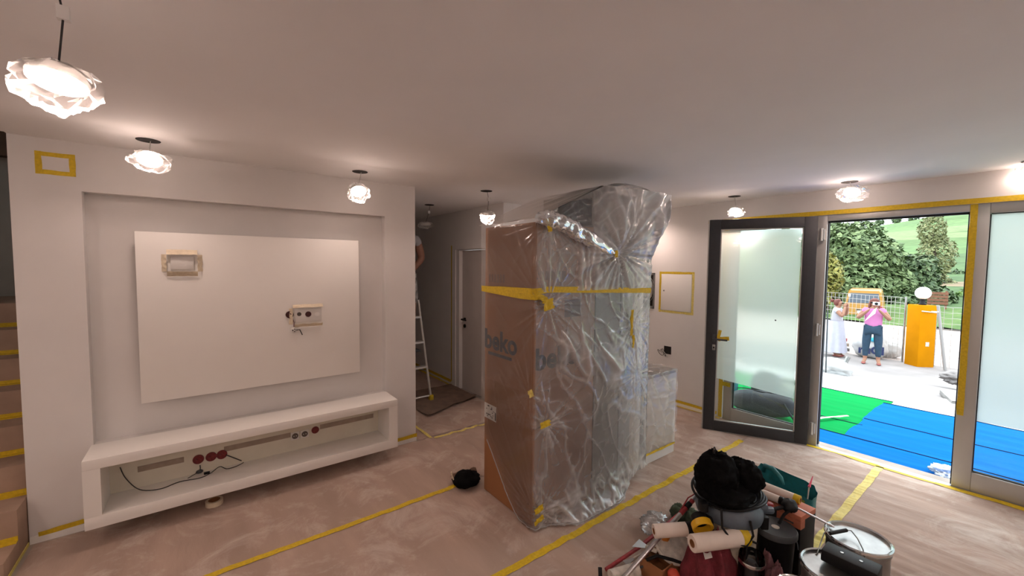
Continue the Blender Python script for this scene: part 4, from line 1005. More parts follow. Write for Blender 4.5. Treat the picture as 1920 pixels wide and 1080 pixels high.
# --- black box on can B
a, b2 = at_z(1560, 1030, .41), at_z(1640, 1066, .41)
d = (b2-a).normalized(); s_ = Vector((-d.y, d.x, 0)); cM = Matrix(((d.x, s_.x, 0, a.x), (d.y, s_.y, 0, a.y), (0, 0, 1, CB.z+.349), (0, 0, 0, 1)))
L_ = (b2-a).length
kt = thing('black_case', 'flat black plastic case lying on the paint can lid', 'case', (a+b2)/2*1.0-Vector((0, 0, .06)))
MB().box(-.03, L_+.02, -.055, .045, 0, .055, M=cM).build('case_body', BLK, kt, bevel=.006)
for x in (.25, .7): MB().cyl(cM @ Vector((L_*x, -.005, .055)), cM @ Vector((L_*x, -.005, .057)), .007, n=10).build('rivet', TIN, kt)
# --- poles and rods
def rod(pts, r, name, label, m, extra=None):
    t = thing(name, label, 'pole', (Vector(pts[0])+Vector(pts[-1]))/2-Vector((0, 0, r)))
    MB().tube(pts, r, 12).build('shaft', m, t, smooth=True); return t
p0, p1 = at_z(1306, 930, .36), at_z(1165, 1088, .09)
t = rod([p0, p1], .0125, 'extension_pole', 'shiny aluminium extension pole leaning across the pile', ALUP)
k0 = p0.lerp(p1, .06); k1 = p0.lerp(p1, .24)
MB().cyl(k0, k1, .0135, n=12).build('red_sleeve', RED, t, smooth=True); MB().cyl(p0.lerp(p1, .10), p0.lerp(p1, .16), .0155, n=12).build('black_collar', BLK, t, smooth=True)
MB().tube([p0+Vector((0, 0, .02)), p0.lerp(p1, .1)+Vector((0, .012, .03)), k1+Vector((0, .01, .0))], .004, 6).build('cord', RED, t)
rod([at_z(1290, 950, .10), at_z(1200, 1025, .06), at_z(1136, 1068, .035)], .011, 'red_stick', 'paint spattered red stick lying along the pile edge', RED)
# --- rags
def rag(c, sx, sy, hgt, label, m, seed, rot=0.0, cat='rag'):
    c = Vector(c); R_ = Matrix.Rotation(rot, 3, 'Z')
    def fn(u, v):
        x, y = (u-.5), (v-.5); p = Vector((u*3+seed, v*3, seed))
        e = max(0, 1-(2*math.hypot(x, y)/1.15)**2)
        z = hgt*e*(.80+.35*noise.noise(p))+.09*max(0, ridge(p*1.2)-.2)*(.25+e)+.04*max(0, ridge(p*2.7))*(.3+e)
        q = R_ @ Vector((x*sx*(1+.5*noise.noise(p*1.4+Vector((5, 0, 0)))), y*sy*(1+.5*noise.noise(p*1.4+Vector((0, 7, 0)))), 0))
        return c+q+Vector((0, 0, max(z, .004)))
    return tag(MB().grid(fn, 34, 34).build('rag', m, smooth=2), label, cat)
rc = at_z(1330, 1068, .13); rag((rc.x, rc.y, FZ), .29, .26, .28, 'maroon cloth rag draped below the thick film roll', MAROON, 3, .4)
rc = at_z(1438, 1078, .11); rag((rc.x, rc.y, FZ), .18, .15, .13, 'dusty mauve cloth rag heaped before black bucket', MAUVE, 8, -.3)
rag((2.27, .74, FZ), .24, .16, .15, 'pinkish grey work trousers bundled before black bucket', MAUVE, 12, .2, 'trousers')
sh = at_z(1378, 1062, .14); t = tag(blob(sh, (.035, .03, .04), 9, .2, 2).build('fleece_roller', SHERPA, smooth=2), 'beige fleece paint roller sleeve beside maroon rag', 'roller')
lb = thing('paper_tag', 'small white paper tag lying on maroon rag', 'tag', at_z(1327, 1042, .24))
MB().grid(lambda u, v: at_z(1318+14*u+4*v, 1035+14*v-2*u, .262)+Vector((0, 0, .004*u)), 3, 3).build('tag_sheet', PAPER, lb)
# --- white disc, scrapers, bits at the left of the pile
c = at_z(1262, 1022, .16)
M = Matrix.Translation(c) @ Euler((.5, -.35, 0)).to_matrix().to_4x4()
dc = thing('white_bucket_lid', 'paint stained white bucket lid tilted under film roll', 'lid', c-Vector((0, 0, .05)))
MB().lathe([(.001, 0), (.085, 0), (.088, .008), (.095, .012), (.102, .006), (.104, -.006)], 36, M, cap=False).build('lid_disc', DIRTY, dc, smooth=True)
mb = MB(); mb.box(-.075, .075, -.055, .055, .0, .006, M=M @ Matrix.Translation((.0, .0, -.05)))
c = at_z(1238, 1052, .09); bxn = thing('brown_tray', 'open brown cardboard tray under the white bucket lid', 'tray', Vector((c.x, c.y, FZ)))
cx_, cy_ = c.x, c.y
for b in ((-.09, .09, -.07, .07, 0, .006), (-.09, -.085, -.07, .07, .006, .10), (.085, .09, -.07, .07, .006, .10), (-.085, .085, -.07, -.065, .006, .10), (-.085, .085, .065, .07, .006, .10)):
    MB().box(b[0]+cx_, b[1]+cx_, b[2]+cy_, b[3]+cy_, b[4]+FZ, b[5]+FZ).build('tray_panel', CARD, bxn)
def scraper(px0, px1, z0, z1, label, w=.05):
    a = at_z(*px0, z0); b5 = at_z(*px1, z1); d = (b5-a).normalized(); s = d.cross(Vector((0, 0, 1))).normalized(); n = s.cross(d)
    L_ = (b5-a).length; Mx = Matrix(((d.x, s.x, n.x, a.x), (d.y, s.y, n.y, a.y), (d.z, s.z, n.z, a.z), (0, 0, 0, 1)))
    t = thing('scraper', label, 'scraper', a-Vector((0, 0, .02)))
    MB().add([(0, -w, 0), (0, w, 0), (L_*.5, w*.35, .001), (L_*.5, -w*.35, .001), (0, -w, .002), (0, w, .002), (L_*.5, w*.35, .004), (L_*.5, -w*.35, .004)], [(3, 2, 1, 0), (4, 5, 6, 7), (0, 1, 5, 4), (1, 2, 6, 5), (2, 3, 7, 6), (3, 0, 4, 7)], Mx).build('blade', ALUP, t)
    MB().box(L_*.48, L_, -w*.25, w*.25, -.006, .012, M=Mx).build('handle', DIRTY, t, bevel=.005)
scraper((1192, 1018), (1232, 1035), .13, .14, 'wide scraper with bright spattered blade on pile edge', .045)
scraper((1250, 1045), (1300, 1066), .12, .10, 'worn flat brush with grey bristles beside maroon rag', .028)
scraper((1172, 1056), (1205, 1040), .05, .07, 'thin dark bladed scraper under the aluminium pole', .02)
# paint roller frame and grinder-like bits
c = at_z(1165, 1075, .05)
t = thing('paint_roller', 'used paint roller with stained sleeve at pile edge', 'roller', Vector((c.x, c.y, FZ)))
MB().cyl(at_z(1145, 1082, .06), at_z(1195, 1068, .06), .036, n=20).build('sleeve', DIRTY, t, smooth=True)
MB().tube([at_z(1195, 1068, .06), at_z(1208, 1060, .07), at_z(1205, 1045, .09), at_z(1215, 1040, .10)], .006, 8).build('frame', GREYD, t, smooth=True)
MB().cyl(at_z(1126, 1088, .05), at_z(1125, 1064, .09), .011, n=12).build('handle', BLK, t, smooth=True)
t = tag(MB().tube([at_z(1212, 1050, .12), at_z(1232, 1042, .14), at_z(1262, 1050, .13), at_z(1290, 1060, .10)], .009, 8).build('black_hose', BLK, smooth=True), 'short black hose curling over the brown tray', 'hose')
t = tag(blob(at_z(1246, 1002, .20), (.03, .03, .035), 11, .12, 1.5, 18, 12).build('orange_cap', mat('orange_plastic', (.65, .22, .02), .5), smooth=2), 'small orange cap peeping out under short film roll', 'cap')
t = tag(blob(at_z(1263, 1078, .10), (.03, .03, .03), 13, .12, 1.5, 16, 10).build('red_tin', mat('red_plastic', (.5, .06, .03), .5), smooth=2), 'small red tin at the foot of maroon rag', 'tin')
c = at_z(1273, 962, .05); t = tag(blob(Vector((c.x, c.y, .055)), (.05, .045, .045), 15, .3, 2.0).build('work_glove', CAMO, smooth=2), 'dark green work glove lying behind the extension pole', 'glove')
c = at_z(1296, 968, .05); t = tag(blob(Vector((c.x, c.y, .05)), (.045, .04, .04), 17, .3, 2.0).build('work_glove', CAMO, smooth=2), 'dark green glove leaning against the vacuum tank', 'glove')
c = at_z(1226, 985, .04)
t = tag(blob(Vector((c.x, c.y, .055)), (.075, .06, .045), 19, .38, 2.2, 34, 22).build('crumpled_film', FILML, smooth=2), 'crumpled clear plastic film on floor beside aluminium pole', 'plastic film')
# ================================================================== outdoors
CONC = mat('pale_concrete', (.25, .228, .222), .9, var=.22, vscale=1.3, bump=.3, bscale=6, detail=8)
CONC2 = mat('white_concrete_edge', (.46, .43, .42), .9, var=.12, vscale=2)
SAND = mat('sandy_road', (.42, .335, .30), .95, var=.10, vscale=.7, detail=8)
BLUE = mat('blue_runner', (.0, .115, .40), .9, spec=.05, var=.10, vscale=3, bump=.25, bscale=9, stretch=(2.5, .4, 1))
GREEN = mat('green_runner', (.0, .23, .05), .9, spec=.05, var=.10, vscale=3, bump=.25, bscale=9, stretch=(2.5, .4, 1))
GRASS = mat('verge_grass', (.045, .10, .02), .95, col2=(.11, .18, .04), vscale=2.2, bump=.8, bscale=9, bdist=.1)
PZ = -.075
struct(box_obj('ground_porch', CONC2, None, XD+.2, 8.35, -9, 9, PZ-.5, PZ))
def gz(x): return PZ-.49*sstep(8.35, 12.5, x)-.15*sstep(12.5, 20, x)
mb = MB(); mb.grid(lambda u, v: (8.35+6.0*u, -14+30*v, gz(8.35+6*u)-.03+.015*noise.noise(Vector((u*9, v*20, 0)))), 40, 40); struct(mb.build('ground_yard', CONC, smooth=2))
mb = MB(); mb.grid(lambda u, v: (14.35+12*u, -30+70*v, gz(14.35+12*u)-.035), 24, 30); struct(mb.build('ground_road', SAND, smooth=2))
def hill(x, y):
    base = gz(26)-.04; rz = 23.6-.135*y
    return base+(rz-base)*min(1, max(0, (x-32)/173))**1.08+.5*noise.noise(Vector((x*.03, y*.03, 0)))*sstep(30, 60, x)
HILL = bpy.data.materials.new('hill_fields'); HILL.use_nodes = True
nt = HILL.node_tree; N = nt.nodes; L = nt.links; b = N['Principled BSDF']; b.inputs['Roughness'].default_value = 1
tcn = N.new('ShaderNodeTexCoord'); mp = N.new('ShaderNodeMapping'); mp.inputs['Scale'].default_value = (.055, .012, 0); mp.inputs['Rotation'].default_value = (0, 0, .25)
L.new(tcn.outputs['Object'], mp.inputs[0]); vo = N.new('ShaderNodeTexVoronoi'); vo.inputs['Scale'].default_value = 1.0; L.new(mp.outputs[0], vo.inputs['Vector'])
rp = N.new('ShaderNodeValToRGB'); rp.color_ramp.interpolation = 'CONSTANT'
els = rp.color_ramp.elements; els[0].position = 0; els[0].color = (.07, .13, .03, 1); els[1].position = .3; els[1].color = (.095, .17, .045, 1)
for pos, colr in ((.5, (.06, .11, .035)), (.66, (.14, .19, .07)), (.78, (.24, .18, .11)), (.86, (.08, .15, .04))): e_ = els.new(pos); e_.color = (*colr, 1)
sp = N.new('ShaderNodeSeparateColor'); L.new(vo.outputs['Color'], sp.inputs[0]); L.new(sp.outputs[0], rp.inputs[0])
nz = N.new('ShaderNodeTexNoise'); nz.inputs['Scale'].default_value = .9; nz.inputs['Detail'].default_value = 9; L.new(tcn.outputs['Object'], nz.inputs['Vector'])
mxn = N.new('ShaderNodeMix'); mxn.data_type = 'RGBA'; mxn.blend_type = 'OVERLAY'; mxn.inputs['Factor'].default_value = .7; L.new(rp.outputs[0], mxn.inputs[6]); L.new(nz.outputs['Fac'], mxn.inputs[7]); L.new(mxn.outputs[2], b.inputs['Base Color'])
mb = MB(); mb.grid(lambda u, v: (26+190*u, -120+260*v, hill(26+190*u, -120+260*v)), 60, 60); struct(mb.build('ground_hill', HILL, smooth=2))
# runners laid on the porch, rolled out parallel to the front
EDGE = mat('runner_seam_shadow', (.004, .02, .05), .9)
def runner(x0, x1, y0, y1, m, z, label, grp, seed):
    def fn(u, v):
        x = x0+(x1-x0)*u; y = y0+(y1-y0)*v; k = .025*noise.noise(Vector((y*.9, seed, 0)))
        e = 1 if u > .04 else 0
        return (x+k, y+.03*noise.noise(Vector((x*2, seed, 4))), PZ+z+.008*max(0, ridge(Vector((x*4+y*.3, y*.8, seed)))-.3)+(.012 if u < .03 else .0)*(.5+.5*noise.noise(Vector((y*3, seed, 2)))))
    o = tag(MB().grid(fn, 26, 80).build('floor_runner', m, smooth=2), label, 'floor runner', grp)
    MB().tube([Vector(fn(1, j/60))+Vector((-.004, 0, .004)) for j in range(61)], .0045, 5).build('seam_shadow', EDGE, o); return o  # dark tube paints the shadow line along the runner's edge
runner(4.86, 5.50, -3.2, 1.55, BLUE, .030, 'blue runner strip right outside the threshold', 'blue runners on the porch', 1)
runner(5.47, 6.32, -3.2, 1.24, BLUE, .022, 'middle blue runner strip on the porch', 'blue runners on the porch', 2)
runner(6.28, 7.33, -3.2, 1.26, BLUE, .014, 'outer blue runner strip along the porch edge', 'blue runners on the porch', 3)
runner(5.02, 6.05, 1.20, 4.6, GREEN, .014, 'green runner strip under the bags beside the doorway', 'green runners on the porch', 4)
runner(6.0, 7.52, 1.18, 4.6, GREEN, .006, 'outer green runner strip along the porch edge', 'green runners on the porch', 5)
tag(MB().grid(lambda u, v: (7.32+.30*u+.02*noise.noise(Vector((v*9, 0, 0))), -3+4.1*v, PZ+.006+.004*noise.noise(Vector((u*3, v*20, 0)))), 6, 40).build('white_sheet', mat('white_plastic_sheet', (.5, .49, .51), .6), smooth=2), 'white plastic strip lying behind the blue runners', 'plastic sheet')
c = at_z(1557, 785, PZ+.04); tag(MB().grid(lambda u, v: c+Vector((-.25+.5*u, .12-.24*u+.04*v, .012+.01*noise.noise(Vector((u*6, v, 0))))), 12, 3).build('cream_scrap', TAPEW, smooth=2), 'cream scrap of tape lying on green runner', 'scrap')
c = at_z(1780, 893, PZ+.05); tag(blob(Vector((5.12, .44, PZ+.075)), (.07, .08, .035), 23, .4, 2.2).build('crumpled_film', FILML, smooth=2), 'crumpled clear film at door threshold on blue runner', 'plastic film')
tag(blob(Vector((5.06, .20, PZ+.06)), (.03, .07, .02), 24, .3, 2).build('paper_scrap', TAPEW, smooth=2), 'crumpled cream scrap behind the frosted pane foot', 'scrap')
# --- bags behind the left light
GRB = mat('grey_canvas', (.035, .035, .042), .85, var=.2, vscale=12, bump=.3, bscale=60); GRB2 = mat('charcoal_canvas', (.022, .027, .030), .85, var=.2, vscale=12)
CREAM = mat('cream_canvas', (.34, .34, .26), .85, var=.12, vscale=14); PURP = mat('purple_cloth', (.09, .055, .17), .8, var=.2)
GB = PZ+.03
du = thing('duffel_bag', 'large grey duffel bag lying on green runner outside glass', 'bag', (5.42, 2.0, GB))
cM = Matrix.Translation((5.42, 2.02, GB)) @ Matrix.Rotation(-1.15, 4, 'Z')
mb = MB(); mb.ball((0, 0, .15), (.36, .17, .15), 30, 18, lambda d: (1/max(abs(d.x)**3+abs(d.y)**3+abs(d.z)**3, .2))**(1/3)*(.92+.06*noise.noise(d*3)), M=cM); mb.build('bag_body', GRB, du, smooth=2)
MB().tube([cM @ Vector(p) for p in ((.2, -.16, .22), (.26, -.22, .12), (.33, -.24, .03), (.40, -.2, .02), (.39, -.1, .1))], .012, 8).build('strap', GRB2, du, smooth=True)
MB().tube([cM @ Vector((-.28+.56*t, -.02, .30+.012*math.sin(t*9))) for t in np.linspace(0, 1, 12)], .006, 6).build('zip', BLK, du)
bp_ = thing('backpack', 'charcoal backpack standing between duffel bag and cream sack', 'backpack', (5.75, 2.12, GB))
mb = MB(); mb.ball((5.75, 2.12, GB+.24), (.13, .17, .25), 26, 18, lambda d: (1/max(abs(d.x)**3+abs(d.y)**3+abs(d.z)**3, .2))**(1/3)*(.9+.07*noise.noise(d*3))); mb.build('bag_body', GRB2, bp_, smooth=2)
MB().ball((5.62, 2.06, GB+.16), (.05, .12, .11), 18, 12).build('front_pocket', GRB, bp_, smooth=2)
MB().tube([(5.66, 2.16, GB+.43), (5.62, 2.17, GB+.49), (5.68, 2.14, GB+.52)], .010, 8).build('grab_loop', SOCK, bp_)
MB().tube([(5.63, 1.98, GB+.4), (5.58, 1.96, GB+.2), (5.62, 1.95, GB+.05)], .012, 8).build('strap', BLK, bp_)
cs = thing('cream_sack', 'cream canvas sack slumped on green runner', 'sack', (6.05, 2.0, GB))
blob(Vector((6.05, 2.0, GB+.17)), (.17, .16, .17), 5, .10, 1.5).build('sack_body', CREAM, cs, smooth=2)
MB().tube([(5.93, 2.1, GB+.30), (5.97, 2.0, GB+.36), (6.05, 1.92, GB+.35), (6.1, 1.9, GB+.30)], .03, 10).build('rolled_top', CREAM, cs, smooth=2)
tag(blob(Vector((6.45, 2.25, GB+.12)), (.22, .28, .14), 7, .15, 1.5).build('purple_bundle', PURP, smooth=2), 'purple cloth bundle behind backpack and cream sack', 'bundle')
tg = thing('teal_jug', 'translucent teal water jug behind the duffel bag', 'jug', (5.62, 2.52, GB))
MB().lathe([(.10, 0), (.115, .02), (.115, .26), (.08, .34), (.035, .37), (.035, .42)], 24, Matrix.Translation((5.62, 2.52, GB))).build('jug_body', mat('teal_plastic', (.06, .22, .26), .25), tg, smooth=True)
MB().lathe([(.04, .42), (.04, .45), (.001, .455)], 18, Matrix.Translation((5.62, 2.52, GB))).build('cap', SOCK, tg, smooth=True)

# --- gate pillar
YEL = mat('yellow_render', (.50, .19, .002), .85, spec=.05, var=.06, vscale=4)
GZ = gz(13)
pc = at_z(1722, 686, GZ-.03); pd = Vector((pc.x, pc.y, 0)).normalized()
pt = (pc.length/ray(1722, 686).length) if False else (pc-CAMP).dot(FW)
ph = (686-572)*pt/FPX; hw = 52*pt/FPX/2/1.38
R45 = Matrix.Translation(pc+pd*hw*.7) @ Matrix.Rotation(math.atan2(pd.y, pd.x)+math.radians(40), 4, 'Z'); e_ = hw/math.sqrt(2)*1.06
pil = thing('gate_pillar', 'yellow rendered gate pillar with globe lamp on top', 'pillar', pc+pd*hw*.7)
MB().box(-e_, e_, -e_, e_, -.3, ph, M=R45).build('pillar_body', YEL, pil, bevel=.01)
MB().box(-e_*.6, e_*1.02, -e_*1.10, -e_*.9, -.3, ph*.19, M=R45).build('plinth', YEL, pil)
MB().box(-e_-.006, -e_, -.05, .03, ph*.33, ph*.40, M=R45).build('bell_box', DIRTY, pil, bevel=.003)
MB().cyl(R45 @ Vector((.02, -e_-.01, ph*.46)), R45 @ Vector((.02, -e_, ph*.46)), .04, n=16).build('white_fitting', SOCK, pil)
gc = R45 @ Vector((0, 0, ph)); gl_ = thing('globe_lamp', 'white globe lamp on black neck above the yellow pillar', 'lamp', gc)
MB().lathe([(.07, 0), (.075, .02), (.05, .05), (.045, .15), (.06, .17)], 20, Matrix.Translation(gc)).build('neck', BLK, gl_, smooth=True)
MB().ball(gc+Vector((0, 0, .29)), .15, 24, 16).build('globe', mat('opal_globe', (.95, .95, .93), .3), gl_, smooth=2)
# leaning steel post
p0, p1 = at_z(1772, 694, GZ-.03), None
tt = (p0-CAMP).dot(FW); p1 = at_t(1759, 573, tt)
fp = tag(MB().cyl(p0, p1, .03, n=12).build('fence_post', mat('galvanised_post', (.33, .31, .30), .5, .4), smooth=True), 'grey steel post leaning right of the yellow pillar', 'post')
zb3 = ph*.895
band = [R45 @ Vector(q) for q in ((-e_-.012, e_*.9, zb3+.02), (-e_-.012, -e_-.012, zb3-.015), (e_+.012, -e_-.012, zb3-.01))]
MB().tube(band+[p0.lerp(p1, .905)+Vector((-.05, 0, 0))], .012, 6).build('tie_strap', SOCK, pil, smooth=True)
# --- wire mesh fences
def fence(a, b2, h, cell, label):
    a = Vector(a); b2 = Vector(b2); d = (b2-a); L_ = d.length; d.normalize()
    t = thing('mesh_fence', label, 'fence', (a+b2)/2, 'wire mesh fences of the yard')
    mb = MB(); n = int(L_/cell)
    for i in range(n+1):
        p = a+d*(L_*i/n)+Vector((0, .03*noise.noise(Vector((i*.3, 0, 0))), 0)); mb.tube([p, p+Vector((0, 0, h*.5)), p+Vector((.02, 0, h))], .0045, 4)
    m2 = int(h/cell)
    for j in range(m2+1):
        z = h*j/m2; mb.tube([a+d*(L_*k/10)+Vector((.015*noise.noise(Vector((k*.7, j*.5, 1))), 0, z+.025*noise.noise(Vector((k*.6, j*.2, 3))))) for k in range(11)], .0045, 4)
    mb.build('wire_mesh', mat('fence_wire', (.42, .40, .38), .6, .3) if 'fence_wire' not in MATS else MATS['fence_wire'], t)
    for k in range(2):
        p = a+d*(L_*k); MB().cyl(p-Vector((0, 0, .1)), p+Vector((0, 0, h+.03)), .022, n=8).build('stake', TIN, t)
f0 = pc+pd*hw*1.5; fl = at_z(1520, 636, GZ-.04)
fence((f0.x, f0.y+.3, GZ-.03), (fl.x, fl.y, GZ-.05), 1.62, .13, 'wire mesh fence between yellow pillar and white plastic heap')
fr_ = at_z(1850, 700, GZ-.03); fence((f0.x, f0.y-.25, GZ-.03), (fr_.x, fr_.y, GZ-.03), 1.45, .13, 'wire mesh fence on the right side of yellow pillar')
# --- debris sacks and heap
SACK = mat('white_woven_sack', (.46, .455, .45), .7, var=.06, vscale=10)
def at_g(px, py): return at_z(px, py, GZ-.03)
c = at_g(1622, 670)+Vector((.22, -.05, 0)); sk_ = thing('debris_sack', 'white woven rubble sack with dark blue lettering behind the women', 'sack', c)
blob(c+Vector((0, 0, .28)), (.26, .34, .32), 31, .12, 1.4).build('sack_body', SACK, sk_, smooth=2)
dv = Vector((c.x, c.y, 0)).normalized(); rv = Vector((dv.y, -dv.x, 0)); q = c-dv*.31+Vector((0, 0, .13))+rv*.02
MT = Matrix(((rv.x, 0, -dv.x, q.x), (rv.y, 0, -dv.y, q.y), (0, 1, 0, q.z), (0, 0, 0, 1)))
text_mesh('ruCI', .28, mat('navy_print', (.02, .03, .10), .7), 'printed_lettering', sk_, MT, bold=.012)
MB().ball(c-dv*.25+rv*.05+Vector((0, 0, .50)), (.05, .07, .06), 10, 8).build('cyan_mark', mat('cyan_print', (.05, .45, .65), .7), sk_, smooth=True)
c = at_g(1662, 668)+Vector((.1, .0, 0)); tag(blob(c+Vector((0, 0, .2)), (.22, .28, .24), 33, .15, 1.5).build('debris_sack', SACK, smooth=2), 'plain white rubble sack behind woman in pink shirt', 'sack')
c = at_g(1597, 664)+Vector((.3, .1, 0))
for k, (px, py, lab) in enumerate(((1588, 655, 'grey timber offcut lying beside the rubble sack'), (1592, 648, 'brown timber offcut stacked beside the rubble sack'), (1590, 640, 'reddish board on top of the offcuts'))):
    c = at_g(1584, 664)+Vector((.30, .28, .075+.125*k)); M = Matrix.Translation(c) @ Euler((0, 0, -1.2+.35*k)).to_matrix().to_4x4()
    tag(MB().box(-.30, .30, -.06, .06, -.045, .045, M=M).build('timber_offcut', [TIN, RAW, RED][k], bevel=.006), lab, 'timber')
zz = gz(9.6)-.03
c = at_z(1566, 705, zz); hp_ = thing('white_plastic_heap', 'white plastic sheet thrown over rubble at the yard edge', 'heap', c)
blob(c+Vector((.1, .06, .10)), (.20, .24, .17), 37, .22, 1.5).build('plastic_cover', SACK, hp_, smooth=2)
blob(c+Vector((-.14, -.03, .03)), (.09, .18, .07), 39, .3, 1.7).build('grey_fold', mat('grey_sheet', (.20, .21, .21), .6), hp_, smooth=2)
MB().cyl(c+Vector((.1, -.1, .20)), c+Vector((.15, -.14, .36)), .03, .035, n=10).build('pipe_end', TIN, hp_, smooth=True)
p0 = at_z(1548, 706, zz); tt = (p0-CAMP).dot(FW)
tag(MB().cyl(p0, at_t(1552, 583, tt), .011, n=8).build('thin_rod', GREYD, smooth=True), 'thin dark upright rod in front of white plastic heap', 'rod')
c = at_z(1785, 752, gz(8.6)-.03); M = Matrix.Translation(c+Vector((0, 0, .04))) @ Matrix.Rotation(.3, 4, 'Z'); tag(MB().box(-.3, .3, -.07, .07, -.035, .035, M=M).build('grey_plank', TIN, bevel=.006), 'short grey plank lying at the porch edge', 'plank')
c = at_z(1790, 712, gz(10)-.03); tag(blob(c+Vector((0, 0, .04)), (.2, .15, .09), 43, .35, 1.8).build('rubble_heap', CONC, smooth=2), 'small rubble heap beside doorway mullion outdoors', 'rubble')
# --- sign
tS = 21.0; c = at_t(1758, 560, tS)
sg = thing('wooden_sign', 'brown slatted wooden sign board at the roadside', 'sign', (c.x, c.y, gz(22)))
dv = Vector((c.x, c.y, 0)).normalized(); rv = Vector((dv.y, -dv.x, 0)); SM = Matrix(((rv.x, dv.x, 0, c.x), (rv.y, dv.y, 0, c.y), (0, 0, 1, 0), (0, 0, 0, 1)))
WOODS = mat('sign_wood', (.20, .08, .045), .7, var=.2)
for k in range(4): MB().box(-.38, .38, -.02, .02, c.z-.30+.17*k, c.z-.17+.17*k, M=SM).build('board', WOODS, sg)
for x in (-.3, .3): MB().box(x-.04, x+.04, .02, .08, gz(22)-.1, c.z+.4, M=SM).build('post', WOODS, sg)
# --- van
VT = 20.2; vcn = at_t(1617, 612, VT); dv = Vector((vcn.x, vcn.y, 0)).normalized(); rv = Vector((dv.y, -dv.x, 0)); zg = vcn.z
ang = math.radians(-3); d3 = Matrix.Rotation(ang, 3, 'Z') @ dv; r3 = Matrix.Rotation(ang, 3, 'Z') @ rv
VM = Matrix(((r3.x, d3.x, 0, vcn.x), (r3.y, d3.y, 0, vcn.y), (0, 0, 1, zg), (0, 0, 0, 1))) @ Matrix.Diagonal((.88, .85, .98, 1))
van = thing('van', 'mustard yellow van seen from behind on the road', 'van', vcn)
VY = mat('mustard_paint', (.40, .20, .03), .35, coat=.4); VGL = mat('van_glass', (.10, .12, .15), .1)
def van_ring(y, w0, w1, z0, zm, z1): return [(-w0, y, z0), (-w0*1.02, y, (z0+zm)/2), (-w0, y, zm), (-w1, y, z1-.08), (-w1*.88, y, z1), (w1*.88, y, z1), (w1, y, z1-.08), (w0, y, zm), (w0*1.02, y, (z0+zm)/2), (w0, y, z0)]
rings = [van_ring(0, .78, .66, .42, 1.12, 1.78), van_ring(.12, .82, .70, .38, 1.12, 1.86), van_ring(1.6, .83, .72, .36, 1.12, 1.90), van_ring(2.9, .82, .66, .36, 1.10, 1.80), van_ring(3.5, .80, .62, .36, 1.02, 1.15), van_ring(3.9, .76, .58, .40, .90, .98)]
vs = [p for r_ in rings for p in r_]; n = 10
fs = [(i*n+k, i*n+(k+1) % n, (i+1)*n+(k+1) % n, (i+1)*n+k) for i in range(len(rings)-1) for k in range(n)]+[tuple(range(n)), tuple(range((len(rings)-1)*n+n-1, (len(rings)-1)*n-1, -1))]
MB().add(vs, fs, VM).build('body', VY, van, bevel=.03)
MB().add([(-.70, -.015, 1.18), (.70, -.015, 1.18), (.60, -.012, 1.68), (-.60, -.012, 1.68), (-.70, .03, 1.18), (.70, .03, 1.18), (.60, .04, 1.68), (-.60, .04, 1.68)], [(0, 1, 2, 3), (7, 6, 5, 4), (0, 4, 5, 1), (1, 5, 6, 2), (2, 6, 7, 3), (3, 7, 4, 0)], VM).build('rear_window', VGL, van)
for s in (-1, 1):
    MB().box(s*.755-.05, s*.755+.05, -.03, .05, .80, 1.08, M=VM).build('tail_light', RED, van, bevel=.01)
    for y in (.7, 3.1): MB().cyl(VM @ Vector((s*.62, y, .31)), VM @ Vector((s*.83, y, .31)), .31, n=20).build('wheel', BLK, van, smooth=True)
    MB().add([(s*.80, .5, 1.18), (s*.80, 2.6, 1.18), (s*.735, 2.5, 1.68), (s*.735, .6, 1.68), (s*.76, .5, 1.18), (s*.76, 2.6, 1.18), (s*.69, 2.5, 1.68), (s*.69, .6, 1.68)], [(0, 1, 2, 3), (7, 6, 5, 4), (0, 4, 5, 1), (1, 5, 6, 2), (2, 6, 7, 3), (3, 7, 4, 0)], VM).build('side_window', VGL, van)
MB().box(-.85, .85, -.10, .10, .30, .52, M=VM).build('rear_bumper', GREYD, van, bevel=.03)
MB().box(-.30, .30, -.03, .0, .80, .86, M=VM).build('plate_light_bar', GREYD, van); MB().box(-.26, .26, -.025, .0, .66, .79, M=VM).build('number_plate', SOCK, van)
MB().box(-.69, -.58, -.022, -.015, 1.48, 1.64, M=VM).build('window_sticker', SOCK, van)

# ================================================================== plants
def leaf_mat(name, c1, c2):
    m = mat(name, c1, .55, spec=.3); nt = m.node_tree; N = nt.nodes; L = nt.links; b = N['Principled BSDF']
    g = N.new('ShaderNodeNewGeometry'); r = N.new('ShaderNodeValToRGB'); r.color_ramp.elements[0].color = (*c1, 1); r.color_ramp.elements[1].color = (*c2, 1)
    L.new(g.outputs['Random Per Island'], r.inputs[0]); L.new(r.outputs[0], b.inputs['Base Color'])
    b.inputs['Subsurface Weight'].default_value = 0; return m
LF1 = leaf_mat('fig_leaf', (.06, .10, .035), (.20, .26, .11)); LF2 = leaf_mat('dark_leaf', (.035, .065, .025), (.12, .17, .07)); LF3 = leaf_mat('pale_leaf', (.12, .14, .055), (.28, .28, .13)); LF4 = leaf_mat('ivy_leaf', (.06, .13, .025), (.16, .26, .06)); LF5 = leaf_mat('yellowing_leaf', (.13, .14, .03), (.30, .27, .07))
BARK = mat('bark', (.10, .07, .05), .9, var=.3)
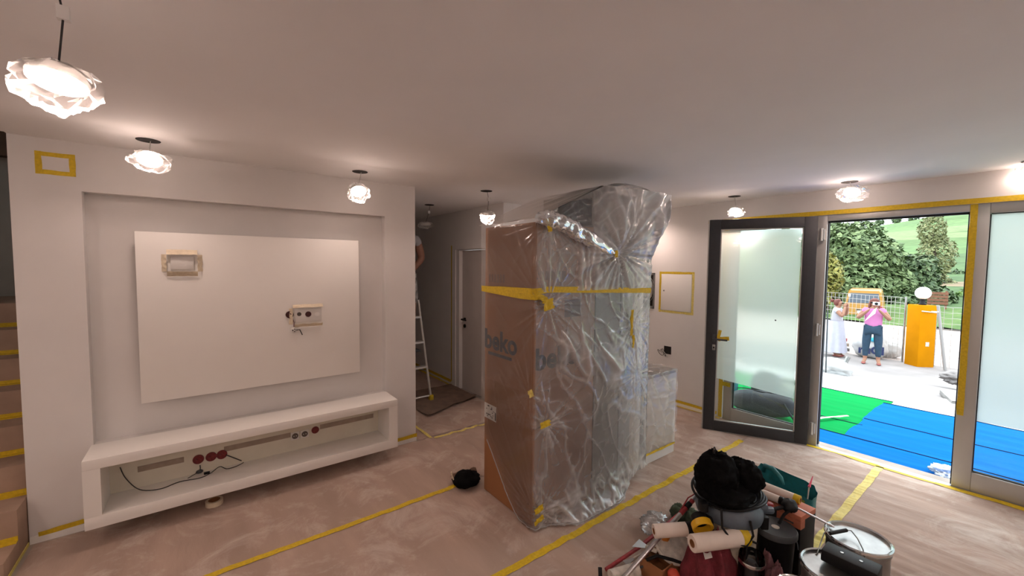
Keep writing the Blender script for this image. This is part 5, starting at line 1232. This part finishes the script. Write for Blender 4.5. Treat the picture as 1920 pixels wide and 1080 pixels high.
def plant(name, label, cat, base, clumps, size, count, m, seed, trunk=True, grp=None):
    """clumps: (offset, radii) ellipsoids filled with folded leaves"""
    rng = np.random.default_rng(seed); base = Vector(base)
    t = thing(name, label, cat, base, grp)
    tot = sum(r[0]*r[1]+r[1]*r[2]+r[0]*r[2] for _, r in clumps); V = []; F = []
    for o, r in clumps:
        k = int(count*(r[0]*r[1]+r[1]*r[2]+r[0]*r[2])/tot)
        d = rng.normal(size=(k, 3)); d /= np.linalg.norm(d, axis=1)[:, None]
        lump = np.array([noise.noise(Vector(x)*2.3+Vector(o)) for x in d])
        rad = (.72+.28*rng.random(k)**.6)*(1+.22*lump)
        P_ = d*rad[:, None]*np.array(r)+np.array(o)
        nrm = d*.8+rng.normal(size=(k, 3))*.5+np.array([0, 0, .5]); nrm /= np.linalg.norm(nrm, axis=1)[:, None]
        a = np.cross(nrm, rng.normal(size=(k, 3))); a /= np.linalg.norm(a, axis=1)[:, None]; b = np.cross(nrm, a)
        s = size*(.6+.8*rng.random(k))[:, None]
        n0 = len(V)
        q = np.stack([P_-a*s, P_-b*s*.5-nrm*s*.12, P_+a*s, P_+b*s*.5-nrm*s*.12], 1).reshape(-1, 3)
        V += q.tolist(); F += [(n0+4*i, n0+4*i+1, n0+4*i+2, n0+4*i+3) for i in range(k)]
    mb = MB(); mb.add([Vector(v)+base for v in V], F); mb.build('foliage', m, t, kind='stuff')
    if trunk:
        for o, r in clumps[:4]:
            o = Vector(o); MB().tube([base-Vector((0, 0, .1)), base+Vector((o.x*.3, o.y*.3, o.z*.5)), base+o], [.12, .09, .04], 7).build('trunk', BARK, t, smooth=True)
    return t
def gnd(px, t):
    v = at_t(px, 560, t); return Vector((v.x, v.y, gz(v.x) if v.x < 26 else hill(v.x, v.y)))
def cl(px, py, t, rpx, rpy, base, depth=1.0):
    c = at_t(px, py, t)-base; k = t/FPX; return ((c.x, c.y, c.z), (rpx*k*depth, rpx*k, rpy*k))
B = gnd(1610, 28)
plant('broadleaf_tree', 'big broad leaved green tree behind the yellow van', 'tree', B, [cl(1585, 470, 28, 44, 48, B), cl(1640, 490, 27.4, 44, 50, B), cl(1600, 540, 26.9, 50, 50, B), cl(1670, 540, 27, 41, 50, B), cl(1560, 450, 29, 32, 35, B), cl(1620, 445, 29, 31, 30, B)], .19, 12000, LF1, 1)
B = gnd(1700, 27); plant('dark_bush', 'dark green bushy tree between broad tree and slender tree', 'tree', B, [cl(1705, 530, 27, 42, 55, B), cl(1735, 565, 26, 40, 36, B), cl(1690, 580, 25.2, 40, 30, B)], .16, 6000, LF2, 2)
B = gnd(1752, 33); plant('slender_tree', 'tall slender pale green tree on the slope', 'tree', B, [cl(1748, 430, 33, 20, 32, B), cl(1755, 480, 33, 27, 42, B), cl(1742, 525, 33, 24, 36, B), cl(1758, 545, 32.5, 26, 30, B)], .13, 5200, LF3, 3)
B = gnd(1790, 28); plant('ivy_bank', 'bright green ivy bank beside the slender tree', 'bush', B, [cl(1790, 575, 27, 36, 26, B), cl(1830, 570, 27, 36, 30, B), cl(1770, 595, 25.5, 40, 14, B)], .14, 4200, LF4, 4, trunk=False)
B = gnd(1552, 22); plant('yellowing_bush', 'yellowish green bush left of the yellow van', 'bush', B, [cl(1548, 520, 22, 26, 50, B), cl(1520, 540, 22, 30, 50, B)], .13, 3000, LF5, 5)
B = gnd(1480, 25); plant('broadleaf_tree', 'green leafy tree hidden behind the frosted door side', 'tree', B, [cl(1470, 490, 25, 60, 60, B), cl(1430, 540, 24, 60, 50, B)], .17, 4000, LF1, 6)
B = gnd(1880, 30); plant('dark_bush', 'dark green bushes behind the frosted side pane', 'bush', B, [cl(1880, 560, 30, 60, 36, B), cl(1960, 565, 29, 70, 40, B)], .16, 3500, LF2, 7, trunk=False)
for k, (px, py, lab) in enumerate(((1790, 520, 'small dark shrub on the field edge below slender tree'), (1806, 535, 'small round shrub on field edge above ivy bank'))):
    B = gnd(px, 36); plant('field_shrub', lab, 'bush', B, [cl(px, py, 36, 16, 14, B)], .14, 900, LF2, 20+k, trunk=False)
for k in range(6):   # hedge line on the ridge
    px = 1650+32*k; v = ray(px, 400); s = 195/v.x; x, y = v.x*s, v.y*s; z = hill(x, y)
    plant('ridge_tree', 'tiny grey green tree standing on the hill ridge line', 'tree', (x, y, z), [((0, 0, 1.2), (1.2, 1.2+.2*(k % 3), 1.0+.3*(k % 3)))], .5, 160, LF2, 50+k, trunk=False, grp='ridge trees')
mb = MB(); mb.grid(lambda u, v: (24.5+6*u, -6+14*v, gz(25)+.02+.5*u+.1*noise.noise(Vector((u*5, v*9, 0)))), 20, 40); struct(mb.build('ground_verge', GRASS, smooth=2))

# ================================================================== people
def skin_mesh(name, nodes, edges, m, parent, roots, sub=2):
    """nodes: name -> (x,y,z,rx[,ry]); grown with a Skin modifier"""
    ks = list(nodes); me = bpy.data.meshes.new(name); me.from_pydata([nodes[k][:3] for k in ks], [(ks.index(a), ks.index(b)) for a, b in edges], [])
    o = bpy.data.objects.new(name, me); COL.objects.link(o)
    o.modifiers.new('s', 'SKIN')
    if not me.skin_vertices: me.attributes  # layer made by the modifier
    for i, k in enumerate(ks):
        sv = me.skin_vertices[0].data[i]; nd = nodes[k]; sv.radius = (nd[3], nd[4] if len(nd) > 4 else nd[3]); sv.use_root = k in roots
    sb = o.modifiers.new('d', 'SUBSURF'); sb.levels = sub; sb.render_levels = sub
    dg = bpy.context.evaluated_depsgraph_get(); dg.update()
    nm = bpy.data.meshes.new_from_object(o.evaluated_get(dg)); bpy.data.objects.remove(o)
    nm.materials.clear(); nm.materials.append(m); nm.shade_smooth(); nm.name = name
    r = bpy.data.objects.new(name, nm); COL.objects.link(r); r.parent = parent; return r
def hand_nodes(nodes, edges, roots, tag_, wrist, dirv, side):
    """palm and five curled fingers"""
    w = Vector(wrist); d = Vector(dirv).normalized(); s = Vector(side).normalized(); n = d.cross(s)
    nodes[tag_+'palm'] = (*(w+d*.05), .034, .02); edges.append((tag_+'wrist', tag_+'palm'))
    for i, (off, l) in enumerate(((-.027, .060), (-.009, .072), (.009, .068), (.026, .052))):
        a = w+d*.05+s*off*.6; b = w+d*.085+s*off; c = b+d*l*.5+n*.012; e = c+d*l*.3+n*.03
        for j, q in enumerate((a, b, c, e)): nodes[f'{tag_}f{i}{j}'] = (*q, .0095-.0008*j)
        edges += [(f'{tag_}f{i}{j}', f'{tag_}f{i}{j+1}') for j in range(3)]; roots.append(f'{tag_}f{i}0')
    a = w+d*.025-s*.02; b = a+d*.025-s*.03; c = b+d*.035-s*.005
    for j, q in enumerate((a, b, c)): nodes[f'{tag_}t{j}'] = (*q, .011-.001*j)
    edges += [(f'{tag_}t0', f'{tag_}t1'), (f'{tag_}t1', f'{tag_}t2')]; roots.append(f'{tag_}t0')
def grow(nodes, f): return {k: (*v[:3], v[3]*f+.012, (v[4] if len(v) > 4 else v[3])*f+.012) for k, v in nodes.items()}
def person_root(px, py, z, label, turn=0.0, loc=None):
    c = loc if loc is not None else at_z(px, py, z); d = Vector((c.x, c.y, 0)).normalized()
    return thing('person', label, 'person', c, local=True, rotz=math.atan2(-d.x, d.y)+turn), c
def sub_nodes(nodes, names): return {k: nodes[k] for k in names}
# --- woman with the camera
PNK = mat('pink_jersey', (.50, .16, .36), .8, var=.05); JEAN = mat('blue_denim', (.018, .045, .08), .85, var=.15, vscale=14); SAND_ = mat('red_sandals', (.28, .07, .06), .6)
pw, c = person_root(1633, 682, GZ-.03, 'woman in pink shirt and blue jeans holding camera to face')
nd = {'pel': (0, 0, .90, .155, .12), 'wai': (0, 0, 1.02, .150, .12), 'che': (0, 0, 1.20, .155, .12), 'nb': (0, .01, 1.36, .085, .07), 'nk': (0, 0, 1.42, .05), 'hd': (0, -.01, 1.50, .074, .085), 'tp': (0, 0, 1.57, .07, .08),
      'ls': (-.17, .01, 1.34, .062), 'le': (-.30, -.06, 1.12, .05), 'Lwrist': (-.11, -.24, 1.34, .03), 'rs': (.17, .01, 1.34, .062), 're': (.30, -.06, 1.12, .05), 'Rwrist': (.11, -.24, 1.34, .03),
      'lh': (-.095, 0, .86, .105), 'lk': (-.115, -.01, .48, .068), 'la': (-.12, .01, .10, .042), 'lt': (-.15, -.13, .03, .034), 'rh': (.095, 0, .86, .105), 'rk': (.115, -.01, .48, .068), 'ra': (.125, .01, .10, .042), 'rt': (.15, -.14, .03, .034)}
ed = [('pel', 'wai'), ('wai', 'che'), ('che', 'nb'), ('nb', 'nk'), ('nk', 'hd'), ('hd', 'tp'), ('che', 'ls'), ('ls', 'le'), ('le', 'Lwrist'), ('che', 'rs'), ('rs', 're'), ('re', 'Rwrist'), ('pel', 'lh'), ('lh', 'lk'), ('lk', 'la'), ('la', 'lt'), ('pel', 'rh'), ('rh', 'rk'), ('rk', 'ra'), ('ra', 'rt')]
roots = ['pel']; n2 = dict(nd); e2 = list(ed)
hand_nodes(n2, e2, roots, 'L', (-.11, -.24, 1.34), (.6, -.15, .9), (0, -1, 0)); hand_nodes(n2, e2, roots, 'R', (.11, -.24, 1.34), (-.6, -.15, .9), (0, -1, 0))
skin_mesh('body', n2, e2, SKIN, pw, roots)
sn = grow(sub_nodes(nd, ('pel', 'wai', 'che', 'nb', 'ls', 'rs')), 1.05); sn['pel'] = (0, 0, .88, .18, .145); sn['wai'] = (0, 0, 1.0, .175, .145); sn['lq'] = (-.225, -.02, 1.25, .068); sn['rq'] = (.225, -.02, 1.25, .068)
skin_mesh('shirt', sn, [('pel', 'wai'), ('wai', 'che'), ('che', 'nb'), ('che', 'ls'), ('che', 'rs'), ('ls', 'lq'), ('rs', 'rq')], PNK, pw, ['pel'])
jn = grow(sub_nodes(nd, ('lh', 'lk', 'la', 'rh', 'rk', 'ra')), 1.04); jn['p'] = (0, 0, .86, .165, .13); jn['la'] = (-.12, .01, .16, .055); jn['ra'] = (.125, .01, .16, .055)
skin_mesh('jeans', jn, [('p', 'lh'), ('lh', 'lk'), ('lk', 'la'), ('p', 'rh'), ('rh', 'rk'), ('rk', 'ra')], JEAN, pw, ['p'])
for s in (-1, 1): MB().ball((s*.143, -.07, .025), (.045, .125, .028), 16, 10).build('sandal', SAND_, pw, smooth=2)
MB().ball((0, .02, 1.525), (.098, .10, .112), 22, 16, lambda d: 1.0 if d.y > -.45 or d.z > .55 else .80).build('hair', HAIRR, pw, smooth=2)
for s in (-1, 1): MB().ball((s*.085, .01, 1.44), (.030, .05, .10), 12, 10).build('hair_lock', HAIRR, pw, smooth=2)
gl2 = MB().box(-.075, .075, -.105, -.088, 1.508, 1.545).build('sunglasses', BLK, pw, bevel=.012)
MB().ball((0, -.098, 1.49), (.012, .016, .022), 10, 8).build('nose', SKIN, pw, smooth=2); MB().ball((0, -.088, 1.452), (.026, .008, .008), 10, 6).build('mouth', mat('lips', (.30, .06, .06), .6), pw, smooth=2)
# camera in her hands: own thing
M = Matrix.Translation(c) @ Matrix.Rotation(pw.rotation_euler.z, 4, 'Z')
def world_pts(pts): return [M @ Vector(p) for p in pts]
cmr = thing('camera_device', 'small white camera held up by woman in pink shirt', 'camera', M @ Vector((.03, -.25, 1.47)))
MB().box(-.03, .10, -.26, -.21, 1.475, 1.555, M=M).build('camera_body', SOCK, cmr, bevel=.008); MB().cyl(M @ Vector((.035, -.26, 1.515)), M @ Vector((.035, -.295, 1.515)), .032, n=18).build('lens', BLK, cmr, smooth=True)
tag(MB().grid(lambda u, v: M @ Vector((.05-.05*u-.16*v*(.35+.65*u)+.03*(1-u)*v, -.27+.02*math.sin(u*7)-.02*v, 1.43-.05*u-.30*v*(.5+.5*u))), 14, 18).build('white_cloth', PAPER, smooth=2), 'white cloth hanging from hands of woman in pink', 'cloth')
# --- woman in white
WHT = mat('white_jersey', (.46, .45, .50), .8, var=.03); SKRT = mat('white_skirt', (.44, .44, .52), .8, var=.05, vscale=9)
pw, c = person_root(1566, 667, GZ-.03, 'woman in white shirt and long white skirt, hand at face', turn=math.radians(78))
# local -y is the way she faces
nd = {'pel': (0, 0, .86, .14, .13), 'wai': (0, 0, .98, .13, .12), 'che': (0, 0, 1.14, .145, .125), 'nb': (0, .01, 1.28, .08, .07), 'nk': (0, -.01, 1.34, .05), 'hd': (0, -.03, 1.42, .072, .085), 'tp': (0, -.02, 1.49, .066, .08),
      'ls': (-.16, 0, 1.27, .058), 'le': (-.21, -.15, 1.09, .05), 'Lwrist': (-.10, -.17, 1.31, .03), 'rs': (.16, 0, 1.27, .058), 're': (.20, -.14, 1.10, .05), 'Rwrist': (.10, -.19, 1.30, .03),
      'lh': (-.09, 0, .82, .10), 'lk': (-.09, -.01, .45, .066), 'la': (-.08, .01, .09, .042), 'lt': (-.09, -.14, .03, .034), 'rh': (.09, 0, .82, .10), 'rk': (.09, -.01, .45, .066), 'ra': (.08, .01, .09, .042), 'rt': (.09, -.14, .03, .034)}
roots = ['pel']; n2 = dict(nd); e2 = list(ed)
hand_nodes(n2, e2, roots, 'L', (-.10, -.17, 1.31), (.35, .1, .9), (0, -1, 0)); hand_nodes(n2, e2, roots, 'R', (.10, -.19, 1.30), (-.35, .1, .9), (0, -1, 0))
skin_mesh('body', n2, e2, SKIN, pw, roots)
sn = grow(sub_nodes(nd, ('pel', 'wai', 'che', 'nb', 'ls', 'rs')), 1.05); sn['lq'] = (-.19, -.07, 1.19, .062); sn['rq'] = (.19, -.07, 1.19, .062)
skin_mesh('shirt', sn, [('pel', 'wai'), ('wai', 'che'), ('che', 'nb'), ('che', 'ls'), ('che', 'rs'), ('ls', 'lq'), ('rs', 'rq')], WHT, pw, ['pel'])
def skirt(u, v):
    a = 2*math.pi*u; r = .185+.10*v+.018*v*math.sin(a*9)+.02*noise.noise(Vector((math.cos(a)*2, math.sin(a)*2, v))); return (r*math.cos(a)*.95, r*math.sin(a)*.9+.02, .96-.84*v)
MB().grid(skirt, 72, 16).build('skirt', SKRT, pw, smooth=2)
for s in (-1, 1): MB().ball((s*.085, -.07, .025), (.042, .12, .026), 16, 10).build('sandal', SAND_, pw, smooth=2)
MB().ball((0, .005, 1.445), (.09, .095, .10), 22, 16, lambda d: 1.0 if d.y > -.25 or d.z > .6 else .80).build('hair', HAIRR, pw, smooth=2)
MB().ball((0, .13, 1.49), (.045, .045, .045), 14, 10).build('hair_bun', HAIRR, pw, smooth=2)
MB().box(-.07, .07, -.125, -.105, 1.425, 1.455).build('sunglasses', BLK, pw, bevel=.01); MB().ball((0, -.118, 1.405), (.011, .015, .02), 10, 8).build('nose', SKIN, pw, smooth=2); MB().ball((0, -.108, 1.372), (.022, .008, .007), 10, 6).build('mouth', MATS['lips'], pw, smooth=2)

# ================================================================== painter on a stepladder in the hallway
LADM = mat('ladder_alu', (.60, .58, .55), .45, .5)
ld = thing('stepladder', 'aluminium stepladder with yellow feet standing in the hallway', 'ladder', (2.1, 5.0, FZ))
fR, tR = Vector((2.315, 4.724, .03)), at_y(784, 562, 4.80); fL, tL = Vector((1.86, 4.724, .03)), Vector((tR.x-.34, 4.80, tR.z))
bR, bL = Vector((2.30, 5.50, .03)), Vector((1.86, 5.50, .03))
for a, b2 in ((fR, tR), (fL, tL), (bR, tR+Vector((0, .06, 0))), (bL, tL+Vector((0, .06, 0)))):
    MB().cyl(a, b2, .016, n=10).build('rail', LADM, ld, smooth=True)
    ft = MB().box(a.x-.025, a.x+.025, a.y-.03, a.y+.03, FZ+.006, .085).build('foot', TAPE, ld, bevel=.006)
for k in range(4):
    u = .08+.25*k if k else .035
    a, b2 = fR.lerp(tR, u), fL.lerp(tL, u)
    if k == 0: MB().cyl(a, b2, .013, n=8).build('base_bar', LADM, ld)
    else: MB().box(b2.x, a.x, a.y-.03, a.y+.05, a.z-.012, a.z+.012).build('tread', LADM, ld)
MB().box(tL.x, tR.x, 4.72, 4.94, .66, .685).build('platform', GREYD, ld, bevel=.006)
MB().tube([tR, tR+Vector((-.02, 0, .06)), tR+Vector((-.06, 0, .085)), tL+Vector((.06, 0, .085)), tL+Vector((.02, 0, .06)), tL], .012, 8).build('top_hoop', BLK, ld, smooth=True)
TEE = mat('grey_tee', (.28, .28, .29), .85); SHRT = mat('patterned_shorts', (.02, .02, .02), .85, col2=(.5, .5, .48), vscale=16)
pw, c = person_root(0, 0, 0, 'painter on stepladder in hallway, grey tee and patterned shorts', loc=Vector((1.985, 4.83, .687)))
nd = {'pel': (0, 0, .93, .135, .10), 'wai': (0, 0, 1.05, .125, .10), 'che': (0, 0, 1.25, .15, .11), 'nb': (0, .01, 1.42, .08, .07), 'nk': (0, 0, 1.48, .055), 'hd': (0, 0, 1.57, .074, .088), 'tp': (0, 0, 1.65, .07, .084),
      'ls': (-.18, 0, 1.40, .06), 'le': (-.20, -.10, 1.12, .045), 'Lwrist': (-.12, -.25, 1.30, .03), 'rs': (.17, 0, 1.40, .06), 're': (.235, .02, 1.14, .05), 'Rwrist': (.10, -.10, .98, .032),
      'lh': (-.09, 0, .88, .095), 'lk': (-.10, -.02, .48, .065), 'la': (-.10, .02, .09, .042), 'lt': (-.11, -.13, .035, .034), 'rh': (.09, 0, .88, .095), 'rk': (.10, -.02, .48, .065), 'ra': (.10, .02, .09, .042), 'rt': (.11, -.13, .035, .034)}
roots = ['pel']; n2 = dict(nd); e2 = list(ed)
hand_nodes(n2, e2, roots, 'L', (-.12, -.25, 1.30), (.1, -.3, .9), (1, 0, 0)); hand_nodes(n2, e2, roots, 'R', (.10, -.10, .98), (-.6, -.3, -.5), (0, -1, 0))
SKIN2 = mat('skin_brown', (.19, .085, .05), .6, var=.08)
skin_mesh('body', n2, e2, SKIN2, pw, roots)
sn = grow(sub_nodes(nd, ('pel', 'wai', 'che', 'nb', 'ls', 'rs')), 1.05); sn['lq'] = (-.195, -.05, 1.27, .066); sn['rq'] = (.21, .01, 1.27, .066)
skin_mesh('tee_shirt', sn, [('pel', 'wai'), ('wai', 'che'), ('che', 'nb'), ('che', 'ls'), ('che', 'rs'), ('ls', 'lq'), ('rs', 'rq')], TEE, pw, ['pel'])
jn = grow(sub_nodes(nd, ('lh', 'rh')), 1.06); jn['p'] = (0, 0, .88, .15, .12); jn['la'] = (-.10, -.01, .55, .095); jn['ra'] = (.10, -.01, .55, .095)
skin_mesh('shorts', jn, [('p', 'lh'), ('lh', 'la'), ('p', 'rh'), ('rh', 'ra')], SHRT, pw, ['p'])
for s in (-1, 1): MB().ball((s*.105, -.05, .035), (.046, .13, .036), 16, 10).build('shoe', BLK, pw, smooth=2)
MB().ball((0, .015, 1.60), (.088, .098, .10), 20, 14, lambda d: 1.0 if d.y > -.3 or d.z > .55 else .8).build('hair', BLK, pw, smooth=2)
for s in (-1, 1): MB().ball((s*.03, -.082, 1.575), (.011, .007, .008), 8, 6).build('eye', SOCK, pw, smooth=2); MB().ball((s*.082, .0, 1.565), (.012, .02, .028), 8, 8).build('ear', SKIN2, pw, smooth=2)
MB().ball((0, -.095, 1.55), (.012, .016, .022), 10, 8).build('nose', SKIN2, pw, smooth=2); MB().ball((0, -.085, 1.515), (.024, .007, .007), 10, 6).build('mouth', MATS['lips'], pw, smooth=2)
